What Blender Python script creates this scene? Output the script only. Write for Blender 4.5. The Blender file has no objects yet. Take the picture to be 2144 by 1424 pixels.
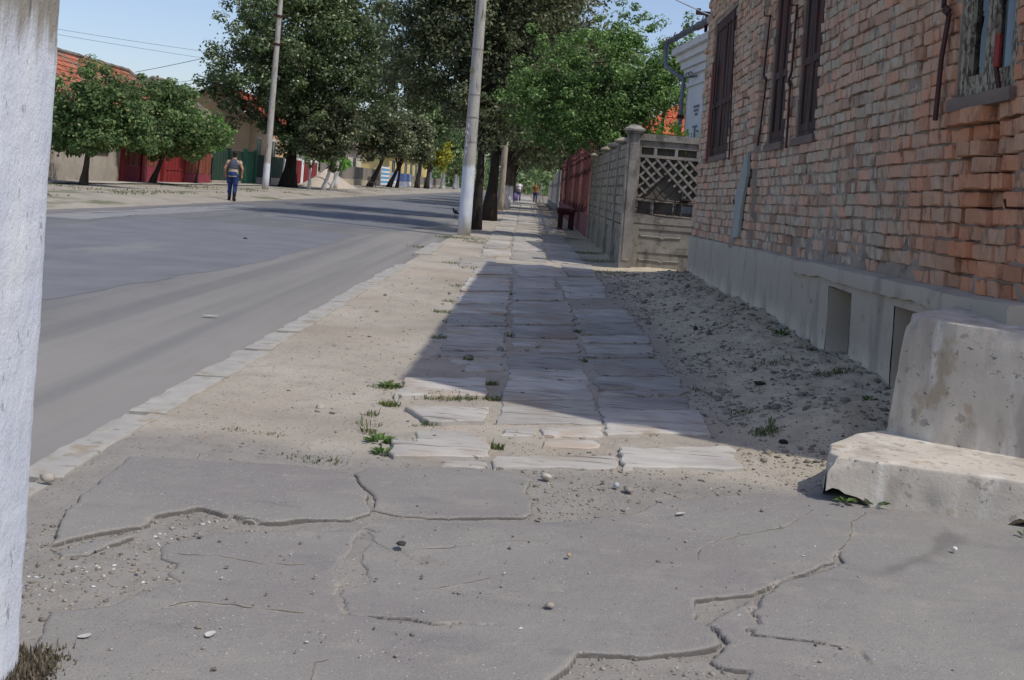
import bpy, bmesh, math, random
import numpy as np
from mathutils import Vector, Matrix, Euler

random.seed(7)
rng = np.random.default_rng(7)
scene = bpy.context.scene
COL = scene.collection

# ------------------------------------------------------------------ camera
F_PX, W_PX = 2200.0, 2144.0
PX, PY = 1072.0, 392.0
EYE = 1.2
ROLL, YAW = 0.078, 0.01954
FWD = np.array([-math.sin(YAW), math.cos(YAW), 0.0])
R0 = np.array([math.cos(YAW), math.sin(YAW), 0.0])
U0 = np.array([0.0, 0.0, 1.0])
CX = math.cos(ROLL) * R0 + math.sin(ROLL) * U0
CY = -math.sin(ROLL) * R0 + math.cos(ROLL) * U0
cam_data = bpy.data.cameras.new('camera')
cam = bpy.data.objects.new('camera', cam_data)
COL.objects.link(cam)
cam.matrix_world = Matrix(((CX[0], CY[0], -FWD[0], 0), (CX[1], CY[1], -FWD[1], 0),
                           (CX[2], CY[2], -FWD[2], EYE), (0, 0, 0, 1)))
cam_data.sensor_width = 36.0
cam_data.lens = 36.0 * F_PX / W_PX
cam_data.shift_y = -(712.0 - PY) / W_PX
cam_data.clip_start = 0.05
cam_data.clip_end = 3000.0
scene.camera = cam

# ------------------------------------------------------------------ sky, sun, exposure
SUN_EL = math.radians(56.5)
SUN_DIR = Vector((0.88 * math.cos(SUN_EL), -0.475 * math.cos(SUN_EL), math.sin(SUN_EL))).normalized()
world = bpy.data.worlds.new('World')
scene.world = world
world.use_nodes = True
wn = world.node_tree
sky = wn.nodes.new('ShaderNodeTexSky')
sky.sky_type = 'NISHITA'
sky.sun_disc = False
sky.sun_elevation = SUN_EL
sky.sun_rotation = math.atan2(SUN_DIR.x, SUN_DIR.y)
sky.altitude = 100
sky.air_density = 0.95
sky.dust_density = 1.5
sky.ozone_density = 3.0
bg = wn.nodes['Background']
bg.inputs['Strength'].default_value = 0.15
tint = wn.nodes.new('ShaderNodeMix'); tint.data_type = 'RGBA'; tint.blend_type = 'MULTIPLY'   # hazy late-summer sky, a little greyer than clean air
tint.inputs[0].default_value = 1.0; tint.inputs[7].default_value = (0.865, 0.785, 0.775, 1.0)
wn.links.new(sky.outputs[0], tint.inputs[6]); wn.links.new(tint.outputs[2], bg.inputs[0])
sun_data = bpy.data.lights.new('sun', 'SUN')
sun_data.energy = 2.0
sun_data.angle = math.radians(0.6)
sun_data.color = (1.0, 0.965, 0.89)
sun = bpy.data.objects.new('sun', sun_data)
sun.rotation_euler = (-SUN_DIR).to_track_quat('-Z', 'Y').to_euler()
sun.location = (20, -10, 30)
COL.objects.link(sun)
scene.view_settings.view_transform = 'Standard'
scene.view_settings.look = 'None'
scene.view_settings.exposure = 0.45
scene.view_settings.gamma = 1.0
scene.view_settings.use_curve_mapping = False
scene.cycles.use_denoising = True
scene.cycles.max_bounces = 6
scene.cycles.transparent_max_bounces = 6

# ------------------------------------------------------------------ helpers: from a spot in the photo to a real place
def ray(px, py):
    return FWD + (px - PX) / F_PX * CX - (py - PY) / F_PX * CY
def G(px, py, z=0.0):
    r = ray(px, py); t = (z - EYE) / r[2]
    return np.array([r[0] * t, r[1] * t])
def at_x(px, py, X):
    r = ray(px, py); t = X / r[0]
    return np.array([X, r[1] * t, EYE + r[2] * t])
def at_y(px, py, Y):
    r = ray(px, py); t = Y / r[1]
    return np.array([r[0] * t, Y, EYE + r[2] * t])

# ------------------------------------------------------------------ helpers: noise
_perm = rng.random((256, 256)).astype(np.float64)
def vnoise(x, y):
    x = np.asarray(x, float); y = np.asarray(y, float)
    xi = np.floor(x).astype(int); yi = np.floor(y).astype(int)
    fx = x - xi; fy = y - yi
    fx = fx * fx * (3 - 2 * fx); fy = fy * fy * (3 - 2 * fy)
    a = _perm[xi & 255, yi & 255]; b = _perm[(xi + 1) & 255, yi & 255]
    c = _perm[xi & 255, (yi + 1) & 255]; d = _perm[(xi + 1) & 255, (yi + 1) & 255]
    return (a * (1 - fx) + b * fx) * (1 - fy) + (c * (1 - fx) + d * fx) * fy
def fbm(x, y, o=4):
    s = 0; a = 0.5; t = 0
    for k in range(o):
        s = s + a * vnoise(x * 2 ** k + 17.3 * k, y * 2 ** k + 5.1 * k); t += a; a *= 0.5
    return s / t * 2 - 1
def sm(t):
    t = np.clip(t, 0, 1); return t * t * (3 - 2 * t)

# ------------------------------------------------------------------ helpers: objects
ORIGIN = {}
def link_mesh(name, me, mats, parent=None, smooth=False):
    for m in (mats if isinstance(mats, (list, tuple)) else [mats]):
        me.materials.append(m)
    if smooth:
        me.polygons.foreach_set('use_smooth', np.ones(len(me.polygons), bool))
        if smooth is not True: me.set_sharp_from_angle(angle=math.radians(smooth))
    o = bpy.data.objects.new(name, me); COL.objects.link(o)
    if parent is not None:
        o.parent = parent
    return o
def np_mesh(name, v, f):
    """v (n,3), f (m,k) with constant k"""
    me = bpy.data.meshes.new(name)
    v = np.ascontiguousarray(v, np.float32); f = np.ascontiguousarray(f, np.int32)
    k = f.shape[1]
    me.vertices.add(len(v)); me.vertices.foreach_set('co', v.ravel())
    me.loops.add(f.size); me.loops.foreach_set('vertex_index', f.ravel())
    me.polygons.add(len(f))
    me.polygons.foreach_set('loop_start', np.arange(0, f.size, k, dtype=np.int32))
    try:
        me.polygons.foreach_set('loop_total', np.full(len(f), k, np.int32))
    except Exception:
        pass
    me.update(calc_edges=True)
    return me
class MB:
    def __init__(s): s.v = []; s.f = []; s.mi = []
    def add(s, vs, fs, mi=0):
        n = len(s.v); s.v.extend([tuple(map(float, p)) for p in vs])
        s.f.extend([tuple(n + int(i) for i in f) for f in fs]); s.mi.extend([mi] * len(fs)); return s
    def box(s, x0, x1, y0, y1, z0, z1, mi=0):
        vs = [(x, y, z) for z in (z0, z1) for y in (y0, y1) for x in (x0, x1)]
        return s.add(vs, [(0, 2, 3, 1), (4, 5, 7, 6), (0, 1, 5, 4), (2, 6, 7, 3), (0, 4, 6, 2), (1, 3, 7, 5)], mi)
    def bar(s, a, b, w, h, up=(0, 0, 1), mi=0):
        """square bar from a to b, w across, h along up"""
        a = Vector(a); b = Vector(b); d = (b - a).normalized(); u = Vector(up)
        if abs(d.dot(u)) > 0.99: u = Vector((1, 0, 0))
        r = d.cross(u).normalized(); u = r.cross(d)
        vs = []
        for p in (a, b):
            for i, j in ((-1, -1), (1, -1), (1, 1), (-1, 1)):
                vs.append(p + r * (w / 2 * i) + u * (h / 2 * j))
        return s.add(vs, [(0, 1, 2, 3), (7, 6, 5, 4), (0, 4, 5, 1), (1, 5, 6, 2), (2, 6, 7, 3), (3, 7, 4, 0)], mi)
    def tube(s, pts, rad, seg=8, mi=0, cap=True, squash=None):
        pts = [Vector(p) for p in pts]
        if not hasattr(rad, '__len__'): rad = [rad] * len(pts)
        vs = []; prev = None
        for i, p in enumerate(pts):
            d = (pts[min(i + 1, len(pts) - 1)] - pts[max(i - 1, 0)]).normalized()
            if prev is None:
                ref = Vector((1, 0, 0)) if abs(d.x) < 0.9 else Vector((0, 1, 0))
            else: ref = prev
            r = (ref - d * ref.dot(d)).normalized(); prev = r; u = d.cross(r)
            for k in range(seg):
                a = 2 * math.pi * k / seg
                q = r * math.cos(a) + u * math.sin(a)
                vs.append(p + q * rad[i])
        fs = []
        for i in range(len(pts) - 1):
            for k in range(seg):
                k2 = (k + 1) % seg
                fs.append((i * seg + k, i * seg + k2, (i + 1) * seg + k2, (i + 1) * seg + k))
        if cap:
            fs.append(tuple(reversed(range(seg)))); fs.append(tuple(range((len(pts) - 1) * seg, len(pts) * seg)))
        return s.add(vs, fs, mi)
    def ell(s, c, r, seg=12, rings=8, mi=0):
        vs = [(c[0], c[1], c[2] - r[2])]; fs = []
        for i in range(1, rings):
            t = math.pi * i / rings
            for k in range(seg):
                a = 2 * math.pi * k / seg
                vs.append((c[0] + r[0] * math.sin(t) * math.cos(a), c[1] + r[1] * math.sin(t) * math.sin(a), c[2] - r[2] * math.cos(t)))
        vs.append((c[0], c[1], c[2] + r[2])); n = len(vs) - 1
        for k in range(seg):
            fs.append((0, 1 + (k + 1) % seg, 1 + k)); fs.append((n, n - seg + k, n - seg + (k + 1) % seg))
        for i in range(rings - 2):
            for k in range(seg):
                k2 = (k + 1) % seg
                fs.append((1 + i * seg + k, 1 + i * seg + k2, 1 + (i + 1) * seg + k2, 1 + (i + 1) * seg + k))
        return s.add(vs, fs, mi)
    def build(s, name, mats, parent=None, smooth=False, kind=None, label=None, local=False):
        org = (0, 0, 0) if (parent is None or local) else ORIGIN.get(parent.name, (0, 0, 0))
        me = bpy.data.meshes.new(name)
        me.from_pydata([(p[0] - org[0], p[1] - org[1], p[2] - org[2]) for p in s.v], [], s.f)
        if any(s.mi): me.polygons.foreach_set('material_index', s.mi)
        o = link_mesh(name, me, mats, parent, smooth)
        if parent is not None and not local: ORIGIN[o.name] = org
        if kind: o['kind'] = kind
        if label: o['label'] = label
        return o
def thing(name, label, cat, loc=(0, 0, 0), group=None, rot=(0, 0, 0), origin=None):
    o = bpy.data.objects.new(name, None); COL.objects.link(o)
    o.empty_display_size = 0.2
    o.location = loc; o.rotation_euler = rot
    o['label'] = label; o['category'] = cat
    if group: o['group'] = group
    ORIGIN[o.name] = tuple(origin if origin is not None else loc)
    return o
def tag(o, label, cat, group=None):
    o['label'] = label; o['category'] = cat
    if group: o['group'] = group
    return o
def place(o, org):
    """give a stand-alone mesh its origin at org (its verts are world coordinates so far)"""
    o.data.transform(Matrix.Translation(-Vector(org))); o.location = org
    return o
def copy_tree(o, parent=None):
    c = o.copy(); COL.objects.link(c); c.parent = parent
    if o.name in ORIGIN: ORIGIN[c.name] = ORIGIN[o.name]
    for ch in list(o.children): copy_tree(ch, c)
    return c

# ------------------------------------------------------------------ helpers: materials
def srgb(*c):
    return tuple(((x / 255) / 12.92 if x / 255 <= 0.04045 else ((x / 255 + 0.055) / 1.055) ** 2.4) for x in c)
class NT:
    def __init__(s, name):
        s.m = bpy.data.materials.new(name); s.m.use_nodes = True
        s.t = s.m.node_tree; s.b = s.t.nodes['Principled BSDF']; s.cache = {}
    def n(s, typ, **kw):
        nd = s.t.nodes.new(typ)
        for k, v in kw.items(): setattr(nd, k, v)
        return nd
    def l(s, a, b): s.t.links.new(a, b)
    def coord(s, kind, st=(1, 1, 1)):
        key = (kind, tuple(st))
        if key in s.cache: return s.cache[key]
        if kind == 'World': out = s.n('ShaderNodeNewGeometry').outputs['Position']
        else: out = s.n('ShaderNodeTexCoord').outputs[kind]
        if tuple(st) != (1, 1, 1):
            mp = s.n('ShaderNodeMapping'); mp.inputs['Scale'].default_value = st
            s.l(out, mp.inputs['Vector']); out = mp.outputs[0]
        s.cache[key] = out
        return out
    def noise(s, scale, detail=4, kind='Object', st=(1, 1, 1), rough=0.55, dist=0.0):
        nz = s.n('ShaderNodeTexNoise'); nz.inputs['Scale'].default_value = scale
        nz.inputs['Detail'].default_value = detail; nz.inputs['Roughness'].default_value = rough
        nz.inputs['Distortion'].default_value = dist
        s.l(s.coord(kind, st), nz.inputs['Vector']); return nz.outputs[0]
    def ramp(s, val, stops, interp='LINEAR'):
        r = s.n('ShaderNodeValToRGB'); r.color_ramp.interpolation = interp
        e = r.color_ramp.elements
        while len(e) < len(stops): e.new(0.5)
        for el, (p, c) in zip(e, stops):
            el.position = p; el.color = (c[0], c[1], c[2], 1) if hasattr(c, '__len__') else (c, c, c, 1)
        s.l(val, r.inputs[0]); return r.outputs[0]
    def mix(s, fac, a, b, blend='MIX'):
        m = s.n('ShaderNodeMix', data_type='RGBA', blend_type=blend)
        for val, i in ((fac, 0), (a, 6), (b, 7)):
            if hasattr(val, 'is_output') or hasattr(val, 'links'): s.l(val, m.inputs[i])
            elif i == 0: m.inputs[0].default_value = val
            else: m.inputs[i].default_value = (val[0], val[1], val[2], 1)
        return m.outputs[2]
    def math(s, op, a, b=0.0, c=None):
        m = s.n('ShaderNodeMath', operation=op)
        for i, v in enumerate((a, b) if c is None else (a, b, c)):
            if hasattr(v, 'links'): s.l(v, m.inputs[i])
            else: m.inputs[i].default_value = v
        return m.outputs[0]
    def rng(s, v, lo, hi, a=0.0, b=1.0):
        m = s.n('ShaderNodeMapRange', interpolation_type='SMOOTHSTEP')
        for i, x in enumerate((v, lo, hi, a, b)):
            if hasattr(x, 'links'): s.l(x, m.inputs[i])
            else: m.inputs[i].default_value = x
        return m.outputs[0]
    def bump(s, h, strength=0.3, dist=0.01, prev=None):
        b = s.n('ShaderNodeBump'); b.inputs['Strength'].default_value = strength; b.inputs['Distance'].default_value = dist
        s.l(h, b.inputs['Height'])
        if prev is not None: s.l(prev, b.inputs['Normal'])
        return b.outputs[0]
def pm(name, cols, scale=5, detail=5, rough=0.92, bump=0.3, bscale=40, bdist=0.01, kind='Object', st=(1, 1, 1),
       layers=(), rand=0.0, island=False, metal=0.0, spec=0.25):
    """general weathered material: a noise ramp, then layers of spots or streaks or height bands, then fine relief"""
    t = NT(name)
    c = t.ramp(t.noise(scale, detail, kind, st), cols)
    for L in layers:
        if L.get('z') is not None:
            z0, w, amp = L['z']
            sep = t.n('ShaderNodeSeparateXYZ'); t.l(t.coord(kind), sep.inputs[0])
            nz = t.noise(L.get('s', 6), 5, kind, L.get('st', (1, 1, 1)))
            v = t.math('ADD', sep.outputs[2], t.math('MULTIPLY', t.math('SUBTRACT', nz, 0.5), amp))
            fac = t.rng(v, z0 - w, z0 + w)
        else:
            lo, hi = L['t']
            if L.get('vor'):
                vo = t.n('ShaderNodeTexVoronoi'); vo.inputs['Scale'].default_value = L['s']
                t.l(t.coord(kind, L.get('st', (1, 1, 1))), vo.inputs['Vector'])
                fac = t.rng(vo.outputs['Distance'], lo, hi)
            else:
                fac = t.rng(t.noise(L['s'], L.get('d', 4), kind, L.get('st', (1, 1, 1)), L.get('r', 0.6)), lo, hi)
        if L.get('a'): fac = t.math('MULTIPLY', fac, L['a'])
        c = t.mix(fac, c, L['c'])
    if rand:
        if island: r = t.n('ShaderNodeNewGeometry').outputs['Random Per Island']
        else: r = t.n('ShaderNodeObjectInfo').outputs['Random']
        v = t.math('MULTIPLY_ADD', r, rand * 2, 1 - rand)
        hsv = t.n('ShaderNodeHueSaturation'); t.l(v, hsv.inputs['Value']); t.l(c, hsv.inputs['Color']); c = hsv.outputs[0]
    t.l(c, t.b.inputs['Base Color'])
    t.b.inputs['Roughness'].default_value = rough; t.b.inputs['Metallic'].default_value = metal
    t.b.inputs['Specular IOR Level'].default_value = spec
    if bump:
        nb = t.bump(t.noise(bscale, 5, kind, st, 0.65), bump, bdist)
        t.l(nb, t.b.inputs['Normal'])
    return t.m
def flat(name, c, rough=0.8, metal=0.0, bump=0.15, bscale=60):
    d = tuple(x * 0.78 for x in c); e = tuple(min(1, x * 1.15) for x in c)
    return pm(name, [(0.3, d), (0.7, e)], 8, 5, rough, bump, bscale, metal=metal)
def leaf_mat(name, stops, trans=0.45, gain=2.4):
    t = NT(name)
    r = t.n('ShaderNodeNewGeometry').outputs['Random Per Island']
    c = t.ramp(r, [(p, tuple(min(1, x * gain) for x in q)) for p, q in stops])
    nz = t.ramp(t.noise(0.7, 3, 'World'), [(0.3, (0.72, 0.72, 0.72)), (0.7, (1.2, 1.2, 1.15))])
    c = t.mix(1.0, c, nz, 'MULTIPLY')
    t.l(c, t.b.inputs['Base Color']); t.b.inputs['Roughness'].default_value = 0.55
    t.b.inputs['Specular IOR Level'].default_value = 0.3
    tr = t.n('ShaderNodeBsdfTranslucent'); t.l(c, tr.inputs[0])
    mx = t.n('ShaderNodeMixShader'); mx.inputs[0].default_value = trans
    t.l(t.b.outputs[0], mx.inputs[1]); t.l(tr.outputs[0], mx.inputs[2])
    t.l(mx.outputs[0], t.t.nodes['Material Output'].inputs[0])
    return t.m
# ================================================================== THE GROUND
def zg(x, y):
    """height of the dirt verge along the right side of the road"""
    x = np.asarray(x, float); y = np.asarray(y, float)
    z = 0.006 * fbm(x * 2.3, y * 2.3, 4) + 0.004 * fbm(x * 17, y * 17, 3)
    m = sm((x - 1.15) / 0.95) * sm((y - 4.7) / 1.2) * (1 - 0.75 * sm((y - 14.8) / 1.2))
    z = z + m * (0.19 + 0.06 * fbm(x * 1.7 + 9, y * 1.1, 4) + 0.034 * fbm(x * 8, y * 8, 4) + 0.014 * fbm(x * 27, y * 27, 3))
    heap = np.exp(-(((x - 1.62) / 0.25) ** 2 + ((y - 5.55) / 0.35) ** 2))
    z = z + 0.06 * heap * (1 + 0.4 * fbm(x * 9, y * 9, 3))
    return z

m_ground = pm('ground_dirt', [(0.3, srgb(120, 110, 96)), (0.7, srgb(140, 130, 115))], 0.4, bump=0.2, kind='World')
mb = MB(); mb.add([(-500, -60, -0.09), (500, -60, -0.09), (500, 1500, -0.09), (-500, 1500, -0.09)], [(0, 1, 2, 3)])
o = mb.build('ground', m_ground); o['kind'] = 'structure'

# ---- road
def road_mat():
    t = NT('road_asphalt')
    sep = t.n('ShaderNodeSeparateXYZ'); t.l(t.coord('World'), sep.inputs[0])
    n1 = t.noise(0.55, 5, 'World', (1, 0.22, 1)); n2 = t.noise(3.0, 6, 'World', (1, 0.5, 1))
    c = t.ramp(n1, [(0.3, srgb(105, 105, 106)), (0.7, srgb(121, 121, 119))])
    c = t.mix(t.rng(n2, 0.45, 0.75), c, srgb(105, 105, 103))
    # dust lying along the kerb and at the far edge
    d1 = t.rng(t.math('ADD', sep.outputs[0], t.math('MULTIPLY', t.math('SUBTRACT', n1, 0.5), 2.2)), -4.6, -2.3)
    c = t.mix(t.math('MULTIPLY', d1, 0.55), c, srgb(157, 151, 141))
    d2 = t.rng(t.math('ADD', sep.outputs[0], t.math('MULTIPLY', t.math('SUBTRACT', n2, 0.5), 1.6)), -8.7, -10.2)
    c = t.mix(t.math('MULTIPLY', d2, 0.7), c, srgb(129, 123, 116))
    st = t.noise(0.9, 4, 'World', (2.2, 0.05, 1))
    c = t.mix(t.math('MULTIPLY', t.rng(st, 0.46, 0.66), 0.35), c, srgb(84, 86, 90))
    sp = t.noise(55, 3, 'World')
    c = t.mix(t.rng(sp, 0.62, 0.75), c, srgb(140, 137, 131))
    t.l(c, t.b.inputs['Base Color']); t.b.inputs['Roughness'].default_value = 0.82
    t.b.inputs['Specular IOR Level'].default_value = 0.3
    t.l(t.bump(t.noise(120, 4, 'World'), 0.35, 0.006), t.b.inputs['Normal'])
    return t.m
def strip_mesh(name, xs, ys, zf, mat, edge=None):
    X, Y = np.meshgrid(xs, ys); X = X.astype(float); Y = Y.astype(float)
    if edge: X = edge(X, Y)
    Z = zf(X, Y)
    nx, ny = len(xs), len(ys)
    idx = np.arange(nx * ny).reshape(ny, nx)
    f = np.stack([idx[:-1, :-1], idx[:-1, 1:], idx[1:, 1:], idx[1:, :-1]], -1).reshape(-1, 4)
    me = np_mesh(name, np.stack([X, Y, Z], -1).reshape(-1, 3), f)
    return link_mesh(name, me, mat, None, True)
def road_z(x, y): return -0.030 + 0.003 * fbm(x * .5, y * .2, 2) + 0.02 * np.exp(-((x + 6.2) / 2.6) ** 2)
ys = np.concatenate([np.linspace(-25, 2, 12), 2 + np.cumsum(0.12 * 1.012 ** np.arange(330))])
ys = ys[ys < 420]
def road_edge(X, Y):
    X = X.copy()
    X[:, 0] += 0.55 * fbm(Y[:, 0] * 0.25, 3.3, 4); X[:, 1] += 0.3 * fbm(Y[:, 0] * 0.25, 3.3, 4)
    return X
road_xs = np.concatenate([np.linspace(-10.6, -9.8, 3), np.linspace(-9.4, -1.5, 33)])
o = strip_mesh('road', road_xs, ys, road_z, road_mat(), road_edge)
o['kind'] = 'structure'
# patched stretches of newer asphalt on the road
m_patch = pm('road_patch_asphalt', [(0.3, srgb(106, 107, 110)), (0.7, srgb(120, 121, 123))], 1.3, kind='World', rough=0.78, bump=0.3, bscale=120, bdist=0.006,
             layers=[dict(c=srgb(131, 130, 126), s=0.8, t=(0.55, 0.75), st=(1, .3, 1)), dict(c=srgb(142, 140, 136), s=70, t=(0.63, 0.74))], spec=0.35)
m_patch2 = pm('road_patch_light', [(0.3, srgb(131, 131, 130)), (0.7, srgb(145, 143, 141))], 1.1, kind='World', rough=0.85, bump=0.3, bscale=110, bdist=0.006,
              layers=[dict(c=srgb(115, 115, 115), s=1.2, t=(0.55, 0.75), st=(1, .3, 1))])
def ground_patch(name, poly, mat, dz, zf, nres=26):
    poly = np.array(poly, float)
    P = []
    for i in range(len(poly)):
        a, b = poly[i], poly[(i + 1) % len(poly)]
        k = max(2, int(np.linalg.norm(b - a) / 0.22))
        for j in range(k):
            p = a + (b - a) * j / k
            nrm = np.array([b[1] - a[1], a[0] - b[0]]); nrm /= np.linalg.norm(nrm) + 1e-9
            P.append(p + nrm * 0.16 * fbm(p[0] * 1.6, p[1] * 1.6, 4))
    P = np.array(P); c = P.mean(0)
    rings = []; nr = 8
    V = []; Fc = []
    for r in range(nr):
        Q = c + (P - c) * (1 - r / nr)
        V.append(np.c_[Q, zf(Q[:, 0], Q[:, 1]) + dz])
    n = len(P); V = np.vstack(V + [np.array([[c[0], c[1], float(zf(c[0], c[1])) + dz]])])
    for r in range(nr - 1):
        for k in range(n):
            k2 = (k + 1) % n
            Fc.append((r * n + k, r * n + k2, (r + 1) * n + k2, (r + 1) * n + k))
    for k in range(n): Fc.append(((nr - 1) * n + k, (nr - 1) * n + (k + 1) % n, nr * n))
    m = MB(); m.add(V, Fc); o = m.build(name, mat, None, True); o['kind'] = 'structure'
    return o
ground_patch('road_patch', [(-7.6, 8.5), (-4.0, 8.2), (-3.4, 14), (-3.5, 21.5), (-7.9, 22)], m_patch, 0.0025, road_z)
ground_patch('road_patch', [(-6.9, 25.5), (-2.9, 24.2), (-2.4, 33), (-6.3, 35)], m_patch, 0.0025, road_z)
ground_patch('road_patch', [(-9.4, 19.5), (-8.3, 19.3), (-8.2, 32), (-9.3, 33)], m_patch2, 0.003, road_z)
ground_patch('road_patch', [(-8.0, 40), (-3.0, 39), (-2.4, 58), (-7.9, 60)], m_patch, 0.0025, road_z)
ground_patch('road_patch', [(-5.4, 36.5), (-3.4, 36), (-3.2, 38), (-5.3, 38.6)], m_patch2, 0.006, road_z)

# ---- dirt verge on this side
def dirt_mat(name='verge_dirt'):
    t = NT(name)
    n1 = t.noise(0.9, 5, 'World'); n2 = t.noise(7, 6, 'World')
    c = t.ramp(n1, [(0.32, srgb(155, 144, 128)), (0.5, srgb(171, 161, 144)), (0.7, srgb(184, 172, 155))])
    c = t.mix(t.math('MULTIPLY', t.rng(n2, 0.5, 0.7), 0.5), c, srgb(147, 138, 126))
    c = t.mix(t.math('MULTIPLY', t.rng(t.noise(0.5, 4, 'World'), 0.52, 0.66), 0.5), c, srgb(175, 157, 136))
    sep = t.n('ShaderNodeSeparateXYZ'); t.l(t.coord('World'), sep.inputs[0])
    mound = t.math('MULTIPLY', t.rng(sep.outputs[0], 0.9, 1.5), t.rng(sep.outputs[1], 4.6, 5.6))
    c = t.mix(t.math('MULTIPLY', mound, 0.9), c, t.ramp(n2, [(0.3, srgb(176, 160, 130)), (0.7, srgb(210, 193, 160))]))  # rubble mound, its colour raised paler to offset the shade it lies in
    base = t.rng(t.math('ADD', sep.outputs[1], t.math('MULTIPLY', n1, 0.5)), 4.95, 4.65)
    c = t.mix(t.math('MULTIPLY', base, 0.75), c, t.ramp(n2, [(0.3, srgb(121, 118, 113)), (0.7, srgb(145, 141, 134))]))
    hsv = t.n('ShaderNodeHueSaturation'); hsv.inputs['Saturation'].default_value = 0.85; t.l(c, hsv.inputs['Color']); c = hsv.outputs[0]
    v = t.n('ShaderNodeTexVoronoi'); v.inputs['Scale'].default_value = 60; t.l(t.coord('World'), v.inputs['Vector'])
    stone = t.rng(v.outputs['Distance'], 0.34, 0.22)
    sel = t.n('ShaderNodeSeparateColor'); t.l(v.outputs['Color'], sel.inputs[0])
    pick = t.math('MULTIPLY', stone, t.rng(sel.outputs[0], 0.62, 0.66))
    sc = t.ramp(sel.outputs[1], [(0, srgb(90, 86, 80)), (0.5, srgb(140, 132, 121)), (1, srgb(178, 170, 157))])
    c = t.mix(pick, c, sc)
    t.l(c, t.b.inputs['Base Color']); t.b.inputs['Roughness'].default_value = 0.97
    t.b.inputs['Specular IOR Level'].default_value = 0.1
    b1 = t.bump(t.noise(28, 6, 'World', rough=0.7), 0.6, 0.02)
    b2 = t.bump(pick, 0.5, 0.006, b1)
    t.l(b2, t.b.inputs['Normal'])
    return t.m
m_dirt = dirt_mat()
ysd = np.concatenate([np.linspace(-3, 2.2, 12), 2.2 + np.cumsum(0.011 * 1.0042 ** np.arange(760))])
ysd = ysd[ysd < 130]
xsd = np.linspace(-1.72, 2.5, 150)
o = strip_mesh('verge', xsd, ysd, zg, m_dirt)
o['kind'] = 'structure'
# the far verge on the other side of the road
m_far = pm('far_verge_dirt', [(0.3, srgb(150, 142, 129)), (0.7, srgb(166, 158, 144))], 0.6, kind='World', bump=0.4, bscale=18, bdist=0.03,
           layers=[dict(c=srgb(92, 100, 66), s=0.5, t=(0.56, 0.66), st=(1, .5, 1), a=0.8), dict(c=srgb(128, 118, 102), s=2.0, t=(0.52, 0.7), a=0.6)])
def far_edge(X, Y):
    X = X.copy(); X[:, -1] += 0.35 * fbm(Y[:, -1] * 0.3, 1.7, 4); return X
o = strip_mesh('far_verge', np.linspace(-19.5, -9.6, 22), ys, lambda x, y: 0.02 + 0.1 * sm((-10.2 - x) / 2.2) + 0.02 * fbm(x, y * .6, 3) - 0.12 * sm((x + 10.4) / .8), m_far, far_edge)
o['kind'] = 'structure'
m_fpath = pm('far_path_concrete', [(0.3, srgb(158, 152, 142)), (0.7, srgb(178, 172, 160))], 1.5, kind='World', bump=0.3, bscale=12)
o = strip_mesh('far_path', np.linspace(-17.3, -16.0, 5), ys[ys > 20], lambda x, y: 0.165 + 0.02 * fbm(x, y * .6, 3), m_fpath); o['kind'] = 'structure'

# ---- kerb stones, worn flush with the dirt
m_kerb = pm('kerb_concrete', [(0.3, srgb(154, 151, 144)), (0.7, srgb(173, 169, 160))], 6, kind='World', bump=0.45, bscale=60, bdist=0.006,
            layers=[dict(c=srgb(148, 135, 115), s=5, t=(0.55, 0.68), a=0.8), dict(c=srgb(122, 117, 109), s=14, t=(0.6, 0.7), a=0.7)])
def slab(name, quad, h0, thick, mat, parent, jit=0.012, seg=0.09, zf=zg, tilt=0.006, round_=0.012, smooth=28, seed=0):
    """a worn flat stone: ragged outline, rounded arris, slightly uneven top"""
    q = np.array(quad, float)
    P = []
    for i in range(len(q)):
        a, b = q[i], q[(i + 1) % len(q)]
        L = np.linalg.norm(b - a); k = max(1, int(L / seg))
        d = (b - a) / (L + 1e-9); nrm = np.array([d[1], -d[0]])
        for j in range(k):
            p = a + (b - a) * (j / k)
            w = 1.0 if j else 0.6
            P.append(p + nrm * jit * w * (fbm(p[0] * 6 + seed, p[1] * 6, 3) * 1.6 + random.uniform(-.5, .5)))
    P = np.array(P); c = P.mean(0); n = len(P)
    tx, ty = random.uniform(-tilt, tilt), random.uniform(-tilt, tilt)
    zc = float(zf(c[0], c[1])) + h0
    V = []
    for dr, dz in ((0.0, -thick), (0.0, -round_ * .9), (round_ * 1.1, 0.0), (0.045, 0.002), (None, 0.002)):
        if dr is None: Q = c + (P - c) * 0.45
        else:
            dd = c - P; ln = np.linalg.norm(dd, axis=1, keepdims=True); Q = P + dd / (ln + 1e-9) * np.minimum(dr, ln * .4)
        z = zc + dz + tx * (Q[:, 0] - c[0]) + ty * (Q[:, 1] - c[1]) + 0.004 * fbm(Q[:, 0] * 5, Q[:, 1] * 9, 3)
        V.append(np.c_[Q, z])
    V = np.vstack(V + [[[c[0], c[1], zc + 0.002]]])
    Fc = []
    for r in range(4):
        for k in range(n):
            k2 = (k + 1) % n; Fc.append((r * n + k, r * n + k2, (r + 1) * n + k2, (r + 1) * n + k))
    for k in range(n): Fc.append((4 * n + k, 4 * n + (k + 1) % n, 5 * n))
    m = MB(); m.add(V, Fc)
    return m.build(name, mat, parent, smooth)
kerb = thing('kerb', 'row of worn concrete kerb stones between the road and the dirt verge', 'kerb', (-1.72, 8, 0)); kerb['kind'] = 'structure'
del kerb['category']
yk = 1.2
kbreaks = []
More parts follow.
